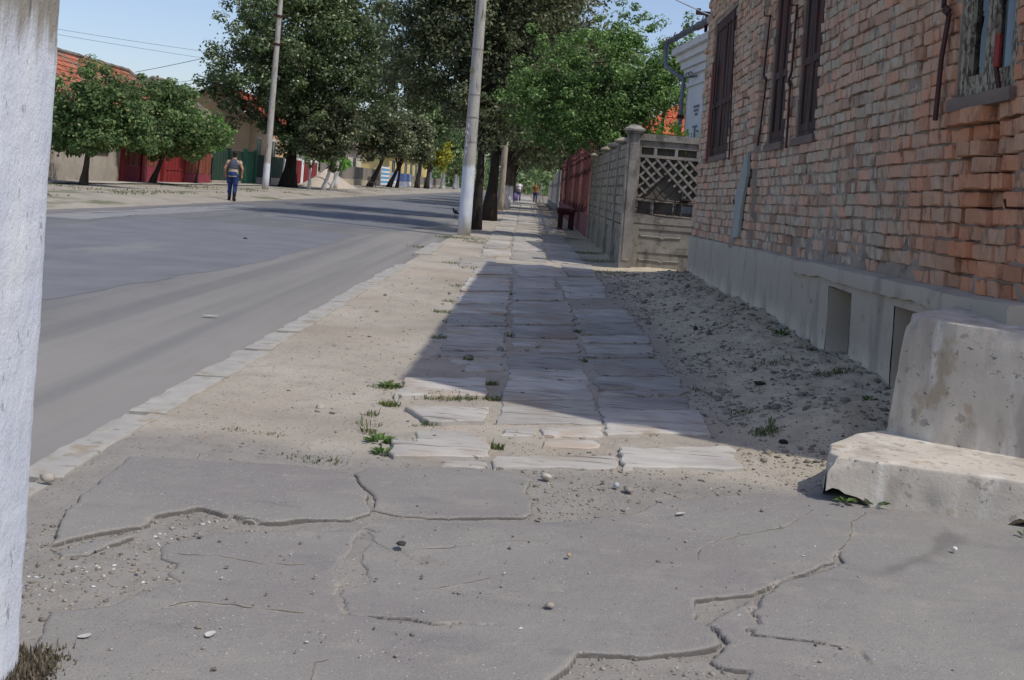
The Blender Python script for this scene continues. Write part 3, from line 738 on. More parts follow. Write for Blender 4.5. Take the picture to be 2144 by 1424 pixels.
# ================================================================== THE BRICK HOUSE
XW, XP = 2.35, 2.25          # wall face, plinth face
HY0, HY1, HTOP = 4.9, 14.95, 4.6
house = thing('brick_house', 'old brick house with bare crumbling bricks and a cracked concrete plinth', 'house', (XW, 10, -0.118), rot=(-0.0118, 0, 0), origin=(XW, 10, 0))
m_mortar = pm('mortar', [(0.3, srgb(144, 131, 117)), (0.7, srgb(169, 155, 141))], 3, kind='World', bump=0.7, bscale=45, bdist=0.01,
              layers=[dict(c=srgb(100, 90, 82), s=7, t=(0.55, 0.7), a=0.7), dict(c=srgb(136, 114, 100), s=2.2, t=(0.5, 0.7), a=0.6)])
def brick_mat(name, island):
    t = NT(name)
    r = t.n('ShaderNodeNewGeometry').outputs['Random Per Island'] if island else t.n('ShaderNodeObjectInfo').outputs['Random']
    c = t.ramp(r, [(0, srgb(164, 123, 104)), (0.3, srgb(209, 152, 126)), (0.55, srgb(206, 164, 142)), (0.8, srgb(223, 149, 116)), (1, srgb(213, 180, 161))])
    # bricks are redder towards the window with the cracked pocket, greyer elsewhere (mortar smears)
    sep = t.n('ShaderNodeSeparateXYZ'); t.l(t.coord('World'), sep.inputs[0])
    dy = t.math('ABSOLUTE', t.math('SUBTRACT', sep.outputs[1], 5.6))
    red = t.rng(t.math('ADD', dy, t.math('MULTIPLY', t.noise(2.2, 3, 'World'), 1.6)), 2.9, 0.7)
    c = t.mix(t.math('MULTIPLY', red, 0.65), c, t.ramp(r, [(0, srgb(213, 130, 90)), (0.5, srgb(234, 149, 104)), (1, srgb(199, 123, 85))]))
    sm1 = t.noise(3.2, 5, 'World', (1, 1, 1.6)); sm2 = t.noise(17, 5, 'World', (1, 1.7, .3), 0.7)
    r2 = t.math('FRACT', t.math('MULTIPLY', r, 37.7))
    smear = t.math('MULTIPLY', t.rng(t.math('ADD', t.math('ADD', t.math('MULTIPLY', sm1, 0.35), t.math('MULTIPLY', sm2, 0.45)), t.math('MULTIPLY', r2, 0.26)), 0.48, 0.63), t.math('MULTIPLY_ADD', red, -0.5, 0.86))
    c = t.mix(smear, c, t.ramp(t.noise(9, 4, 'World'), [(0.3, srgb(176, 160, 146)), (0.7, srgb(212, 200, 187))]))
    grim = t.rng(t.noise(6, 6, 'World', (1, 1.6, .6), .7), 0.52, 0.66)
    hs = t.n('ShaderNodeHueSaturation'); t.l(t.math('MULTIPLY_ADD', red, 0.20, 0.68), hs.inputs['Saturation']); hs.inputs['Value'].default_value = 1.12; t.l(c, hs.inputs['Color']); c = t.mix(1.0, hs.outputs[0], (1.0, 0.97, 0.82), 'MULTIPLY')
    c = t.mix(t.math('MULTIPLY', grim, 0.6), c, srgb(96, 78, 70))
    t.l(c, t.b.inputs['Base Color']); t.b.inputs['Roughness'].default_value = 0.95; t.b.inputs['Specular IOR Level'].default_value = 0.12
    b = t.bump(t.noise(22, 6, 'World', (1, 2.4, .45), 0.75), 1.0, 0.022)
    b = t.bump(t.noise(90, 4, 'World'), 0.4, 0.004, b)
    t.l(b, t.b.inputs['Normal']); return t.m
m_brick = brick_mat('brick_clay', False); m_brick_i = brick_mat('brick_clay_joined', True)
ZS = 1.965
WIN = [(12.75, 14.25, ZS, 3.78), (10.12, 10.8, ZS, 3.78), (8.98, 9.66, ZS, 3.78), (5.28, 6.02, ZS, 3.78)]
def in_win(y0, y1, z0, z1, m=0.0):
    return any(y1 > a - m and y0 < b + m and z1 > c - m and z0 < d + m for a, b, c, d in WIN)
def wall_x(y):  # the far bay stands 5 cm proud
    return XW - 0.05 * (np.asarray(y) > 11.15)
def pocket(y, z):
    return np.exp(-(((y - 5.62) / 0.33) ** 2 + ((z - 1.62) / 0.36) ** 4)) + 0.8 * np.exp(-(((y - 5.75) / 0.16) ** 2 + ((z - 1.08) / 0.13) ** 2)) + .5 * np.exp(-(((y - 7.0) / 0.16) ** 2 + ((z - 1.02) / 0.08) ** 2))
# mortar bed: a displaced sheet with the openings left out
ysw = np.unique(np.concatenate([np.arange(HY0, HY1 + .001, 0.045), [v for w in WIN for v in w[:2]], [11.149, 11.151, HY1]]))
zsw = np.unique(np.concatenate([np.arange(0.85, HTOP + .001, 0.045), [ZS, 3.78, HTOP]]))
Y, Z = np.meshgrid(ysw, zsw)
Xm = wall_x(Y) + 0.018 + 0.10 * np.clip(pocket(Y, Z), 0, 1) + .004 - 0.008 * fbm(Y * 3.1, Z * 4.2, 4) - 0.006 * fbm(Y * 16, Z * 16, 3) - 0.03 * np.clip((1.15 - Z) / .25, 0, 1) * (fbm(Y * 1.5, Z * 2 + 9, 3) > 0.05)
idx = np.arange(Y.size).reshape(Y.shape)
f = np.stack([idx[:-1, :-1], idx[1:, :-1], idx[1:, 1:], idx[:-1, 1:]], -1)
cy = (Y[:-1, :-1] + Y[1:, 1:]) / 2; cz = (Z[:-1, :-1] + Z[1:, 1:]) / 2
keep = ~np.array([[in_win(a, a, b, b) for a, b in zip(r1, r2)] for r1, r2 in zip(cy, cz)])
o = link_mesh('wall', np_mesh('wall', np.stack([Xm - XW, Y - 10, Z], -1).reshape(-1, 3), f[keep]), m_mortar, house, True)
# body behind it, reveals, chamfered corner, gable sides
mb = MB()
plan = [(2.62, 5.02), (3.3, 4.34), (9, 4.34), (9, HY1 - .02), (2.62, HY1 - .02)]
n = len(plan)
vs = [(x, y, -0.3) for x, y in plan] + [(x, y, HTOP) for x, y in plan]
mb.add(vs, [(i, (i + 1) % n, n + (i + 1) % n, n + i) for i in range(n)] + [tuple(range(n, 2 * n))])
mb.build('light_block', flat('dark_room', (0.03, 0.03, 0.03)), house)  # added near-black solid behind the openings, keeps light out of the house
mb = MB()
for a, b, c, d in WIN:
    x0 = float(wall_x(a)) + 0.02; x1 = 2.61
    mb.box(x0, x1, a - 0.02, a, c - .02, d + .02); mb.box(x0, x1, b, b + 0.02, c - .02, d + .02)
    mb.box(x0, x1, a, b, d, d + 0.02); mb.box(x0, x1, a, b, c - 0.02, c)
    mb.build('reveal', m_mortar, house); mb = MB()
mb = MB(); mb.box(XW + .02, 9.03, HY1 - .018, HY1 + 0.0, -.3, HTOP); mb.build('side_wall', m_mortar, house)
mb = MB()
mb.add([(XW + .02, 4.92, -.3), (3.18, 4.09, -.3), (3.18, 4.09, HTOP), (XW + .02, 4.92, HTOP)], [(0, 1, 2, 3)])
mb.add([(3.18, 4.09, -.3), (9.05, 4.09, -.3), (9.05, 4.09, HTOP), (3.18, 4.09, HTOP)], [(0, 1, 2, 3)])
mb.add([(9.05, 4.09, -.3), (9.05, HY1, -.3), (9.05, HY1, HTOP), (9.05, 4.09, HTOP)], [(0, 1, 2, 3)])
mb.build('side_wall', m_mortar, house)

# ---- the bricks
def brick_mesh(L, H, D, seed):
    r = random.Random(seed)
    bm = bmesh.new(); bmesh.ops.create_cube(bm, size=1)
    for v in bm.verts: v.co = Vector((v.co.x * D, v.co.y * L, v.co.z * H))
    bmesh.ops.subdivide_edges(bm, edges=[e for e in bm.edges if abs((e.verts[0].co - e.verts[1].co).y) > L * .9], cuts=2)
    bmesh.ops.bevel(bm, geom=[e for e in bm.edges if e.calc_face_angle(0) > .5], offset=0.004 + 0.003 * r.random(), segments=1, affect='EDGES')
    for v in bm.verts:
        if v.co.x < 0 and r.random() < .4: v.co.x += r.uniform(0, .016)
        v.co += Vector((r.uniform(-.004, .003), r.uniform(-.005, .005), r.uniform(-.005, .005)))
    me = bpy.data.meshes.new('brick'); bm.to_mesh(me); bm.free()
    me.polygons.foreach_set('use_smooth', np.zeros(len(me.polygons), bool))
    me.materials.append(m_brick)
    return me
BH, PITCH = 0.079, 0.0915
STR = [brick_mesh(0.252, BH, 0.12, 10 + i) for i in range(8)]
HDR = [brick_mesh(0.122, BH, 0.12, 40 + i) for i in range(8)]
def proj(p):
    d = np.array(p, float) - np.array([0, 0, EYE]); z = d @ FWD
    return PX + F_PX * (d @ CX) / z, PY - F_PX * (d @ CY) / z, z
cand = []
course = 0; z = 0.90 + BH / 2
while z < HTOP - 0.04:
    y = HY0 - random.uniform(0.0, 0.14) + 0.02
    while y < HY1:
        isS = random.random() < (0.6 if course % 2 else 0.28)
        L = 0.252 if isS else 0.122
        y1 = y + L
        if y1 > HY1 + .03: break
        seam = y < 11.15 < y1
        a, b = y, y1
        for (wa, wb, wc, wd) in WIN:
            if z + BH / 2 > wc - 0.01 and z - BH / 2 < wd + 0.01:
                if a < wa < b: b = wa - 0.005
                elif a < wb < b: a = wb + 0.005
                elif a >= wa and b <= wb: a = b
        if seam:
            if 11.15 - a > b - 11.15: b = 11.15
            else: a = 11.15
        if b - a > 0.05:
            yc = (a + b) / 2; pk = float(np.clip(pocket(yc, z), 0, 1))
            x = float(wall_x(yc)) + 0.06 + random.gauss(0.0, 0.007) + 0.02 * max(0, float(fbm(yc * 1.3, z * 1.9 + 30, 3)))
            if pk > 0.25: x += random.choice([-0.045, 0.0, 0.05, 0.09]) * pk
            if z < 1.1 and random.random() < 0.12: x += 0.04
            cand.append((x, yc, z + random.gauss(0, 0.003) + .012 * float(fbm(yc * .9, z * .8 + 50, 2)), b - a, isS, random.gauss(0, 0.012), random.gauss(0, 0.02 + 0.06 * pk), pk))
        y = y1 + random.uniform(0.006, 0.016)
    z += PITCH; course += 1
def seen(c):
    x, y, zz = c[0] - .06, c[1], c[2] - 0.0118 * c[1]
    px, py, d = proj((x, y, zz))
    if not (-20 < px < 2165 and -15 < py < 1440): return 0
    return c[3] * 235 / d ** 3
order = sorted(range(len(cand)), key=lambda i: -seen(cand[i]))
single = set(order[:300])
rest_v, rest_f = [], []; nv = 0
for i, (x, y, zz, L, isS, rx, rz, pk) in enumerate(cand):
    me = random.choice(STR if isS else HDR); sy = L / (0.252 if isS else 0.122)
    if i in single:
        b = bpy.data.objects.new('brick', me); COL.objects.link(b); b.parent = house
        b.location = (x - XW, y - 10, zz); b.rotation_euler = (rx, 0, rz); b.scale = (1, sy, random.uniform(.94, 1.04))
    else:
        M = Matrix.Translation((x - XW, y - 10, zz)) @ Euler((rx, 0, rz)).to_matrix().to_4x4() @ Matrix.Diagonal((1, sy, random.uniform(.94, 1.04), 1))
        V = np.empty(len(me.vertices) * 3, np.float32); me.vertices.foreach_get('co', V); V = V.reshape(-1, 3)
        Mn = np.array(M); rest_v.append(V @ Mn[:3, :3].T + Mn[:3, 3])
        rest_f.extend([tuple(nv + k for k in p.vertices) for p in me.polygons]); nv += len(V)
me = bpy.data.meshes.new('brickwork'); me.from_pydata(np.vstack(rest_v).tolist(), [], rest_f)
o = link_mesh('brickwork', me, m_brick_i, house); o['kind'] = 'stuff'

# ---- plinth
m_plinth = pm('plinth_render', [(0.3, srgb(222, 208, 184)), (0.7, srgb(232, 219, 196))], 1.2, kind='World', bump=0.55, bscale=70, bdist=0.006,
              layers=[dict(c=srgb(146, 137, 126), s=2.2, t=(0.5, 0.68), st=(1, 1.6, .5), a=0.6), dict(c=srgb(128, 120, 111), z=(0.22, 0.16, 0.25), s=5, a=0.55), dict(c=srgb(120, 113, 106), s=9, t=(0.62, 0.72), a=0.6)])
VENTS = [(7.28, 7.84, 0.22, 0.74), (5.95, 6.42, 0.22, 0.74)]
def plinth_seg(y0, y1, lip, xo, zt, crack_lo, crack_hi):
    ysp = np.unique(np.concatenate([np.arange(y0, y1, 0.05), [y1], [v for w in VENTS for v in w[:2] if y0 < v < y1]]))
    if lip: prof = [(xo, -0.25), (xo, .0), (xo, .1), (xo, 0.22), (xo, 0.4), (xo, 0.58), (xo, 0.74), (xo + .002, zt - 0.105), (xo - .028, zt - 0.10), (xo - .030, zt - .03), (xo - 0.024, zt - .004), (xo + .03, zt + .006), (XW + .05, zt + 0.012)]
    else: prof = [(xo, -0.25), (xo, .0), (xo, .1), (xo, 0.22), (xo, 0.4), (xo, 0.58), (xo, 0.74), (xo, zt - .03), (xo + 0.01, zt - .006), (xo + .04, zt), (XW + .05, zt + 0.01)]
    V = []; np_ = len(prof)
    for j, y in enumerate(ysp):
        for i, (x, z) in enumerate(prof):
            yy = y
            if j == 0 and crack_lo: yy = y + 0.03 * float(fbm(z * 6, 3, 3)) + 0.02 * (1 - z)
            if j == len(ysp) - 1 and crack_hi: yy = y + 0.03 * float(fbm(z * 6, 8, 3)) - 0.02 * (1 - z)
            rag = 0.02 * float(fbm(y * 4, 7.7, 3)) if (lip and i in (7, 8)) else 0
            V.append((x - 0.010 * float(fbm(y * 1.7, z * 2.3, 3)) - 0.004 * float(fbm(y * 11, z * 11, 2)), yy, z + rag + 0.008 * float(fbm(y * 2.2, 4 + i * .1, 2))))
    F = []
    for j in range(len(ysp) - 1):
        for i in range(np_ - 1):
            ym = (ysp[j] + ysp[j + 1]) / 2; zm = (prof[i][1] + prof[i + 1][1]) / 2
            if i < 7 and any(a < ym < b and c < zm < d for a, b, c, d in VENTS): continue
            F.append((j * np_ + i, j * np_ + i + 1, (j + 1) * np_ + i + 1, (j + 1) * np_ + i))
    # end faces
    k = len(V)
    for j in (0, len(ysp) - 1):
        ring = [j * np_ + i for i in range(np_)]
        V.append((XW + .05, ysp[j], -0.25)); F.append(tuple(ring + [len(V) - 1]))
    m = MB(); m.add(V, F); return m
seg1 = plinth_seg(4.86, 8.93, True, XP, 0.89, False, True); p1 = seg1.build('plinth', m_plinth, house, 32)
p2 = plinth_seg(9.03, 15.08, False, XP + 0.045, 0.885, True, False).build('plinth', m_plinth, house, 32)
for a, b, c, d in VENTS:   # splayed recesses with a painted dark back
    mb = MB(); x1 = XP + 0.17
    v = [(XP + .004, a, c), (XP + .004, b, c), (XP + .004, b, d), (XP + .004, a, d), (x1, a + .06, c + .03), (x1, b - .02, c + .03), (x1, b - .02, d - .06), (x1, a + .06, d - .06)]
    mb.add(v, [(0, 1, 5, 4), (1, 2, 6, 5), (2, 3, 7, 6), (3, 0, 4, 7)])
    mb.build('vent_reveal', m_plinth, house)
for a, b, c, d in VENTS:
    mb = MB(); x1 = XP + 0.168
    mb.add([(x1, a, c), (x1, b, c), (x1, b, d), (x1, a, d)], [(0, 1, 2, 3)])
    mb.build('cellar_dark_sheet', flat('cellar_dark', (0.02, 0.02, 0.02)), house)  # near-black sheet, the dark of the unlit cellar painted in
mb = MB(); mb.box(XW - .02, XW + .03, 8.9, 9.02, -.2, .87); mb.build('crack_backing', flat('crack_dark', (0.05, .045, .04)), house)  # near-black box behind the gap, paints in the shade of the crack

# ---- roof over it
m_tile = pm('roof_tile', [(0.3, srgb(150, 92, 70)), (0.6, srgb(172, 106, 80)), (0.8, srgb(142, 112, 96))], 2.0, kind='World', bump=0.4, bscale=20, rand=0.25, island=True,
            layers=[dict(c=srgb(120, 110, 98), s=0.8, t=(0.5, 0.62), a=0.8)])
m_tile_old = pm('roof_tile_old', [(0.3, srgb(104, 96, 88)), (0.7, srgb(136, 126, 114))], 2.0, kind='World', bump=0.4, bscale=20, rand=0.25, island=True,
            layers=[dict(c=srgb(168, 100, 70), s=0.9, t=(0.56, 0.64), a=0.8)])
m_tile_red = pm('roof_tile_red', [(0.3, srgb(176, 86, 62)), (0.7, srgb(200, 106, 78))], 2.0, kind='World', bump=0.4, bscale=20, rand=0.2, island=True)
def tile_plane(m, e0, e1, r1, r0, tw=0.24, th=0.34):
    """rows of overlapping tiles on the slope e0-e1 (eave) to r0-r1 (ridge)"""
    e0, e1, r0, r1 = map(Vector, (e0, e1, r0, r1))
    up = ((r0 + r1) / 2 - (e0 + e1) / 2); n = max(1, int(up.length / th)); nrm = (e1 - e0).cross(up).normalized()
    if nrm.z < 0: nrm = -nrm
    for i in range(n):
        a, b = i / n, min(1, (i + 1.12) / n)
        L0, R0_ = e0.lerp(r0, a), e1.lerp(r1, a); L1, R1 = e0.lerp(r0, b), e1.lerp(r1, b)
        k = max(1, int((R0_ - L0).length / tw))
        for j in range(k):
            s, t = (j + .04) / k, (j + .96) / k
            h = 0.045 + random.uniform(-.008, .008); g = random.uniform(-.01, .01) * nrm
            p = [L0.lerp(R0_, s) + nrm * h + g, L0.lerp(R0_, t) + nrm * h + g, L1.lerp(R1, t) + nrm * .01, L1.lerp(R1, s) + nrm * .01,
                 L0.lerp(R0_, s) + g, L0.lerp(R0_, t) + g]
            m.add(p, [(0, 1, 2, 3), (4, 5, 1, 0), (3, 4, 0), (5, 2, 1)])
EV = 0.36
mb = MB(); ez = HTOP; rz = 6.7
E = [(XW - EV, HY0 - .15, ez), (3.05, HY0 - .85, ez), (9.4, HY0 - 1.15, ez), (9.4, HY1 + .1, ez), (XW - EV, HY1 + .1, ez)]
Rg = [(5.7, 7.4, rz), (5.7, 13.2, rz)]
mb.add(E + Rg + [(x, y, z - 0.12) for x, y, z in E], [(0, 5, 6, 4), (0, 1, 5), (1, 2, 5), (2, 3, 6, 5), (3, 4, 6), (7, 8, 9, 10, 11), (0, 4, 11, 7), (1, 0, 7, 8), (2, 1, 8, 9), (3, 2, 9, 10), (4, 3, 10, 11)])
rf = mb.build('roof', flat('roof_boards', (0.12, 0.08, 0.05)), house)
mb = MB(); tile_plane(mb, E[4], E[0], Rg[0], Rg[1])
o = mb.build('tiling', m_tile, rf); o['kind'] = 'stuff'

# ---- windows and shutters
m_wood = pm('shutter_wood', [(0.3, srgb(58, 46, 42)), (0.7, srgb(92, 76, 70))], 7, kind='World', st=(1, 1, .15), bump=0.5, bscale=40, rough=0.8,
            layers=[dict(c=srgb(112, 98, 90), s=9, t=(0.58, 0.7), st=(1, 1, .12), a=0.7), dict(c=srgb(100, 58, 52), s=3, t=(0.5, 0.6), a=0.6)])
m_sill = pm('sill_wood', [(0.3, srgb(104, 90, 82)), (0.7, srgb(136, 120, 110))], 6, kind='World', st=(1, .2, 1), bump=0.5, bscale=40)
m_flaky = pm('flaking_paint', [(0.3, srgb(150, 142, 122)), (0.7, srgb(176, 168, 146))], 6, kind='World', bump=0.6, bscale=40,
             layers=[dict(c=srgb(96, 86, 76), s=26, t=(0.48, 0.53), st=(1, 1, .5), d=6, r=.75, a=0.95)])
m_iron = flat('rusty_iron', srgb(74, 44, 40), 0.7, 0.3); m_redpaint = flat('red_painted_iron', srgb(140, 46, 40), 0.6)
def glass_mat():
    t = NT('window_glass')
    fr = t.n('ShaderNodeFresnel'); fr.inputs[0].default_value = 1.5
    tr = t.n('ShaderNodeBsdfTransparent'); tr.inputs[0].default_value = (.75, .8, .8, 1)
    gl = t.n('ShaderNodeBsdfGlossy'); gl.inputs['Roughness'].default_value = 0.02
    mx = t.n('ShaderNodeMixShader'); t.l(fr.outputs[0], mx.inputs[0]); t.l(tr.outputs[0], mx.inputs[1]); t.l(gl.outputs[0], mx.inputs[2])
    t.l(mx.outputs[0], t.t.nodes['Material Output'].inputs[0]); return t.m
m_glass = glass_mat()
for wi, (a, b, c, d) in enumerate(WIN):
    last = wi == 3; x0 = float(wall_x(a)) + (0.03 if last else 0.035)
    fm = m_flaky if last else m_wood
    mb = MB(); w = 0.05
    mb.box(x0, x0 + .07, a, a + w, c, d); mb.box(x0, x0 + .07, b - w, b, c, d); mb.box(x0, x0 + .07, a + w, b - w, d - w, d); mb.box(x0, x0 + .07, a + w, b - w, c, c + w)
    win = mb.build('window', fm, house, label=('window with flaking cream paint and glass panes' if last else 'tall window closed by dark brown wooden shutters'))
    mb = MB(); mb.box(x0 - .055, x0 + .03, a - 0.03, b + 0.03, c - 0.075, c - 0.005); mb.build('sill', m_sill, win)
    mid = (a + b) / 2; nleaf = 2
    for k in range(nleaf):
        s = a + w + .006 + k * (mid - a - w); e = s + (mid - a - w) - .012
        mb = MB(); q = 0.045; xf = x0 + .004 - (0.012 if not last else 0)
        mb.box(xf, xf + .05, s, s + q, c + w, d - w); mb.box(xf, xf + .05, e - q, e, c + w, d - w)
        rails = [c + w, d - w - .07] + ([2.62] if not last else [2.75])
        for rz_ in rails: mb.box(xf + .003, xf + .047, s + q, e - q, rz_, rz_ + .07)
        lf = mb.build('casement' if last else 'shutter', fm, house)
        if last:
            mb = MB(); mb.add([(xf + .03, s + q, c + w), (xf + .03, e - q, c + w), (xf + .03, e - q, d - w), (xf + .03, s + q, d - w)], [(3, 2, 1, 0)]); mb.build('pane', m_glass, lf)
        else:
            nb = 2 if (b - a) < 1 else 4; wd = (e - s - 2 * q) / nb
            for j in range(nb):
                mb = MB(); xo = random.uniform(-.006, .006)
                mb.box(xf + .018 + xo, xf + .035 + xo, s + q + j * wd + .004, s + q + (j + 1) * wd - .004, c + w + .01, d - w - .01); mb.build('board', m_wood, lf)
    if last:
        mb = MB(); mb.box(x0 + .15, x0 + .17, b - .30, b - .2, c, d); mb.build('curtain', flat('curtain_cloth', srgb(150, 160, 172), 0.95), win)
def bar_on_wall(pts, w, mat, name='window_bar', depth=0.012):
    mb = MB()
    for p, q in zip(pts[:-1], pts[1:]): mb.bar(p, q, w, depth, (1, 0, 0))
    return mb.build(name, mat, house)
def hw(px, py, X):  # a spot on the house wall in house coordinates
    p = at_x(px, py, X); return (p[0], p[1], p[2] + 0.0118 * p[1])
bar_on_wall([hw(1984, -40, XW - .03), hw(1980, 14, XW - .03), hw(1992, 26, XW - .03), hw(1975, 120, XW - .03), hw(1961, 252, XW - .03)], 0.05, m_iron)
bar_on_wall([hw(1615, 30, XW - .02), hw(1600, 158, XW - .02), hw(1606, 168, XW - .02), hw(1594, 262, XW - .02), hw(1587, 304, XW - .02)], 0.035, m_iron)
bar_on_wall([hw(1671, 8, XW - .02), hw(1659, 150, XW - .02), hw(1652, 168, XW - .02), hw(1656, 180, XW - .02), hw(1647, 310, XW - .02)], 0.04, m_iron)
bar_on_wall([hw(1495, 130, XW - .08), hw(1479, 338, XW - .08)], 0.10, m_redpaint)
bar_on_wall([hw(1540, 20, XW - .08), hw(1527, 334, XW - .08)], 0.04, m_iron)
bar_on_wall([hw(2096, 70, XW - .01), hw(2090, 140, XW - .01)], 0.06, m_redpaint, 'hinge')
bar_on_wall([hw(2090, 140, XW - .01), hw(2096, 185, XW - .01)], 0.035, m_iron, 'hinge')
def hook(px, py, L, down=0.05):
    p = Vector(hw(px, py, XW + .0))
    mb = MB(); mb.tube([p + Vector((.03, 0, 0)), p + Vector((-L, 0, 0)), p + Vector((-L - .01, 0, down))], 0.007, 6); mb.build('iron_hook', m_iron, house)
hook(1578, 206, 0.10, -.01); hook(1550, 428, 0.07, 0.05); hook(2140, 437, 0.07, 0.04); hook(1615, 33, 0.06); hook(1671, 10, .06); hook(1498, 160, .06)
# strip of old plaster left on the wall beside the bay
mb = MB()
pts = [hw(*p, XW - .082) for p in [(1531, 498), (1545, 497), (1551, 440), (1558, 400), (1565, 365), (1566, 318), (1560, 330), (1549, 375), (1542, 400), (1538, 440)]]
back = [(p[0] + .03, p[1], p[2]) for p in pts]; k = len(pts)
mb.add(pts + back, [tuple(range(k))] + [(i, (i + 1) % k, k + (i + 1) % k, k + i) for i in range(k)])
mb.build('plaster_patch', pm('old_plaster', [(0.3, srgb(150, 156, 150)), (0.7, srgb(168, 172, 164))], 4, kind='World', bump=0.4), house)

# ================================================================== STONE STEPS
m_step = pm('step_concrete', [(0.3, srgb(173, 164, 151)), (0.7, srgb(203, 194, 178))], 2.2, kind='World', bump=0.45, bscale=60, bdist=0.006,
            layers=[dict(c=srgb(154, 144, 133), s=3.4, t=(0.5, 0.68), st=(1.6, 1.6, .5), a=0.7), dict(c=srgb(224, 218, 205), s=7, t=(0.54, 0.7), st=(1, 1, .25), a=0.6, d=6), dict(c=srgb(156, 136, 105), s=6.5, t=(0.60, 0.68), st=(1, 1, .6), a=0.55, d=6), dict(c=srgb(113, 106, 99), s=38, t=(0.63, 0.69), a=0.85), dict(c=srgb(138, 129, 120), s=11, t=(0.6, 0.64), a=0.6, d=7)])
def resample(P, n):
    P = np.array(P, float); Q = np.vstack([P, P[:1]]); L = np.r_[0, np.cumsum(np.linalg.norm(np.diff(Q, axis=0), axis=1))]
    t = np.linspace(0, L[-1], n, endpoint=False)
    return np.c_[np.interp(t, L, Q[:, 0]), np.interp(t, L, Q[:, 1])]
def block(name, bot, top, z0, z1f, mat, loc, label, dents=(), lifts=(), n=150, rr=0.009):
    B = resample(bot, n); T = resample(top, n); c = T.mean(0); V = []
    prof = [(t, 0) for t in np.linspace(0, 1, 12)]
    for t, _ in prof:
        Q = B + (T - B) * t; zt = z1f(Q[:, 0], Q[:, 1]) - rr
        V.append(np.c_[Q, z0 + (zt - z0) * t])
    for a in (0.35, 0.7, 1.0):
        off = rr * (1 - math.cos(a * math.pi / 2)); dz = -rr + rr * math.sin(a * math.pi / 2)
        dd = c - T; Q = T + dd / np.linalg.norm(dd, axis=1, keepdims=True) * off
        V.append(np.c_[Q, z1f(Q[:, 0], Q[:, 1]) + dz])
    base = V[-1][:, :2]
    for s in (0.95, 0.88, 0.78, 0.65, 0.5, 0.35, 0.2, 0.08):
        Q = c + (base - c) * s; V.append(np.c_[Q, z1f(Q[:, 0], Q[:, 1])])
    R = len(V); V = np.vstack(V)
    # uneven surface
    c3 = np.array([c[0], c[1], (z0 + z1f(c[0], c[1])) / 2])
    dirn = V - c3; dirn[:, 2] *= .6; dirn /= np.linalg.norm(dirn, axis=1, keepdims=True) + 1e-9
    V = V + dirn * (0.005 * fbm(V[:, 0] * 3 + V[:, 2] * 2, V[:, 1] * 3 + V[:, 2] * 4, 4) + 0.005 * fbm(V[:, 0] * 17 + V[:, 2] * 9, V[:, 1] * 17 + V[:, 2] * 13, 3))[:, None]
    for (p, r, k) in dents:
        d = np.linalg.norm(V - np.array(p), axis=1) / r * (1 + 0.35 * fbm(V[:, 0] * 14 + V[:, 2] * 7, V[:, 1] * 14, 3))
        w = sm(1.35 - d) * k
        V = V - dirn * w[:, None] * (1 + .3 * fbm(V[:, 0] * 40 + V[:, 2] * 20, V[:, 1] * 40 + V[:, 2] * 11, 2))[:, None]
    for (p, r, k) in lifts:   # gaps worn away under the stone
        d = np.hypot(V[:, 0] - p[0], V[:, 1] - p[1]) / r
        tt = np.clip((z1f(V[:, 0], V[:, 1]) - V[:, 2]) / (z1f(V[:, 0], V[:, 1]) - z0), 0, 1)
        V[:, 2] += k * sm(1 - d) * tt ** 1.6 * (1 + .25 * fbm(V[:, 0] * 15, V[:, 1] * 15, 3))
    F = []
    for r in range(R - 1):
        for k in range(n):
            k2 = (k + 1) % n; F.append((r * n + k, r * n + k2, (r + 1) * n + k2, (r + 1) * n + k))
    F.append(tuple((R - 1) * n + k for k in range(n))); F.append(tuple(reversed(range(n))))
    m = MB(); m.add(V - np.array(loc), F); return m
steps = thing('corner_steps', 'two weathered grey concrete steps at the corner of the brick house', 'steps', (1.9, 4.7, 0))
low = [(1.22, 4.34), (1.62, 4.27), (1.97, 4.18), (2.6, 4.02), (3.3, 3.6), (3.6, 4.6), (2.6, 5.6), (1.75, 5.1), (1.5, 4.9), (1.29, 4.62)]
lowt = [(1.235, 4.36), (1.63, 4.285), (1.97, 4.20), (2.6, 4.04), (3.3, 3.62), (3.58, 4.6), (2.6, 5.58), (1.75, 5.06), (1.5, 4.87), (1.30, 4.60)]
p = G(1765, 975, .19)
block('lower_step', low, lowt, -0.06, lambda x, y: 0.195 + 0 * x, m_step, (0, 0, 0), '', n=260,
      rr=.014, dents=[((1.26, 4.37, 0.185), 0.055, 0.035), ((1.33, 4.36, 0.19), 0.04, 0.025), ((1.66, 4.27, 0.13), 0.06, -0.008), ((1.48, 4.30, 0.19), 0.03, .014), ((1.85, 4.23, 0.19), 0.04, .012), ((2.0, 4.2, 0.19), 0.03, .010), ((1.75, 4.25, .19), .022, .01), ((1.6, 4.27, .07), .025, .008), ((1.62, 4.27, .04), .025, .008)],
      lifts=[((1.25, 4.40), 0.17, 0.19), ((1.36, 4.33), 0.13, 0.11), ((1.95, 4.18), 0.16, 0.10), ((2.1, 4.14), 0.2, 0.11), ((2.3, 4.1), 0.25, 0.12)]).build('lower_step', m_step, steps, 40)
up = [(1.67, 4.97), (1.83, 4.79), (2.16, 4.62), (2.7, 4.32), (3.3, 3.95), (3.5, 4.7), (2.4, 5.75), (2.24, 5.62)]
upt = [(1.72, 4.96), (1.87, 4.78), (2.17, 4.62), (2.7, 4.34), (3.28, 3.97), (3.45, 4.7), (2.4, 5.72), (2.27, 5.58)]
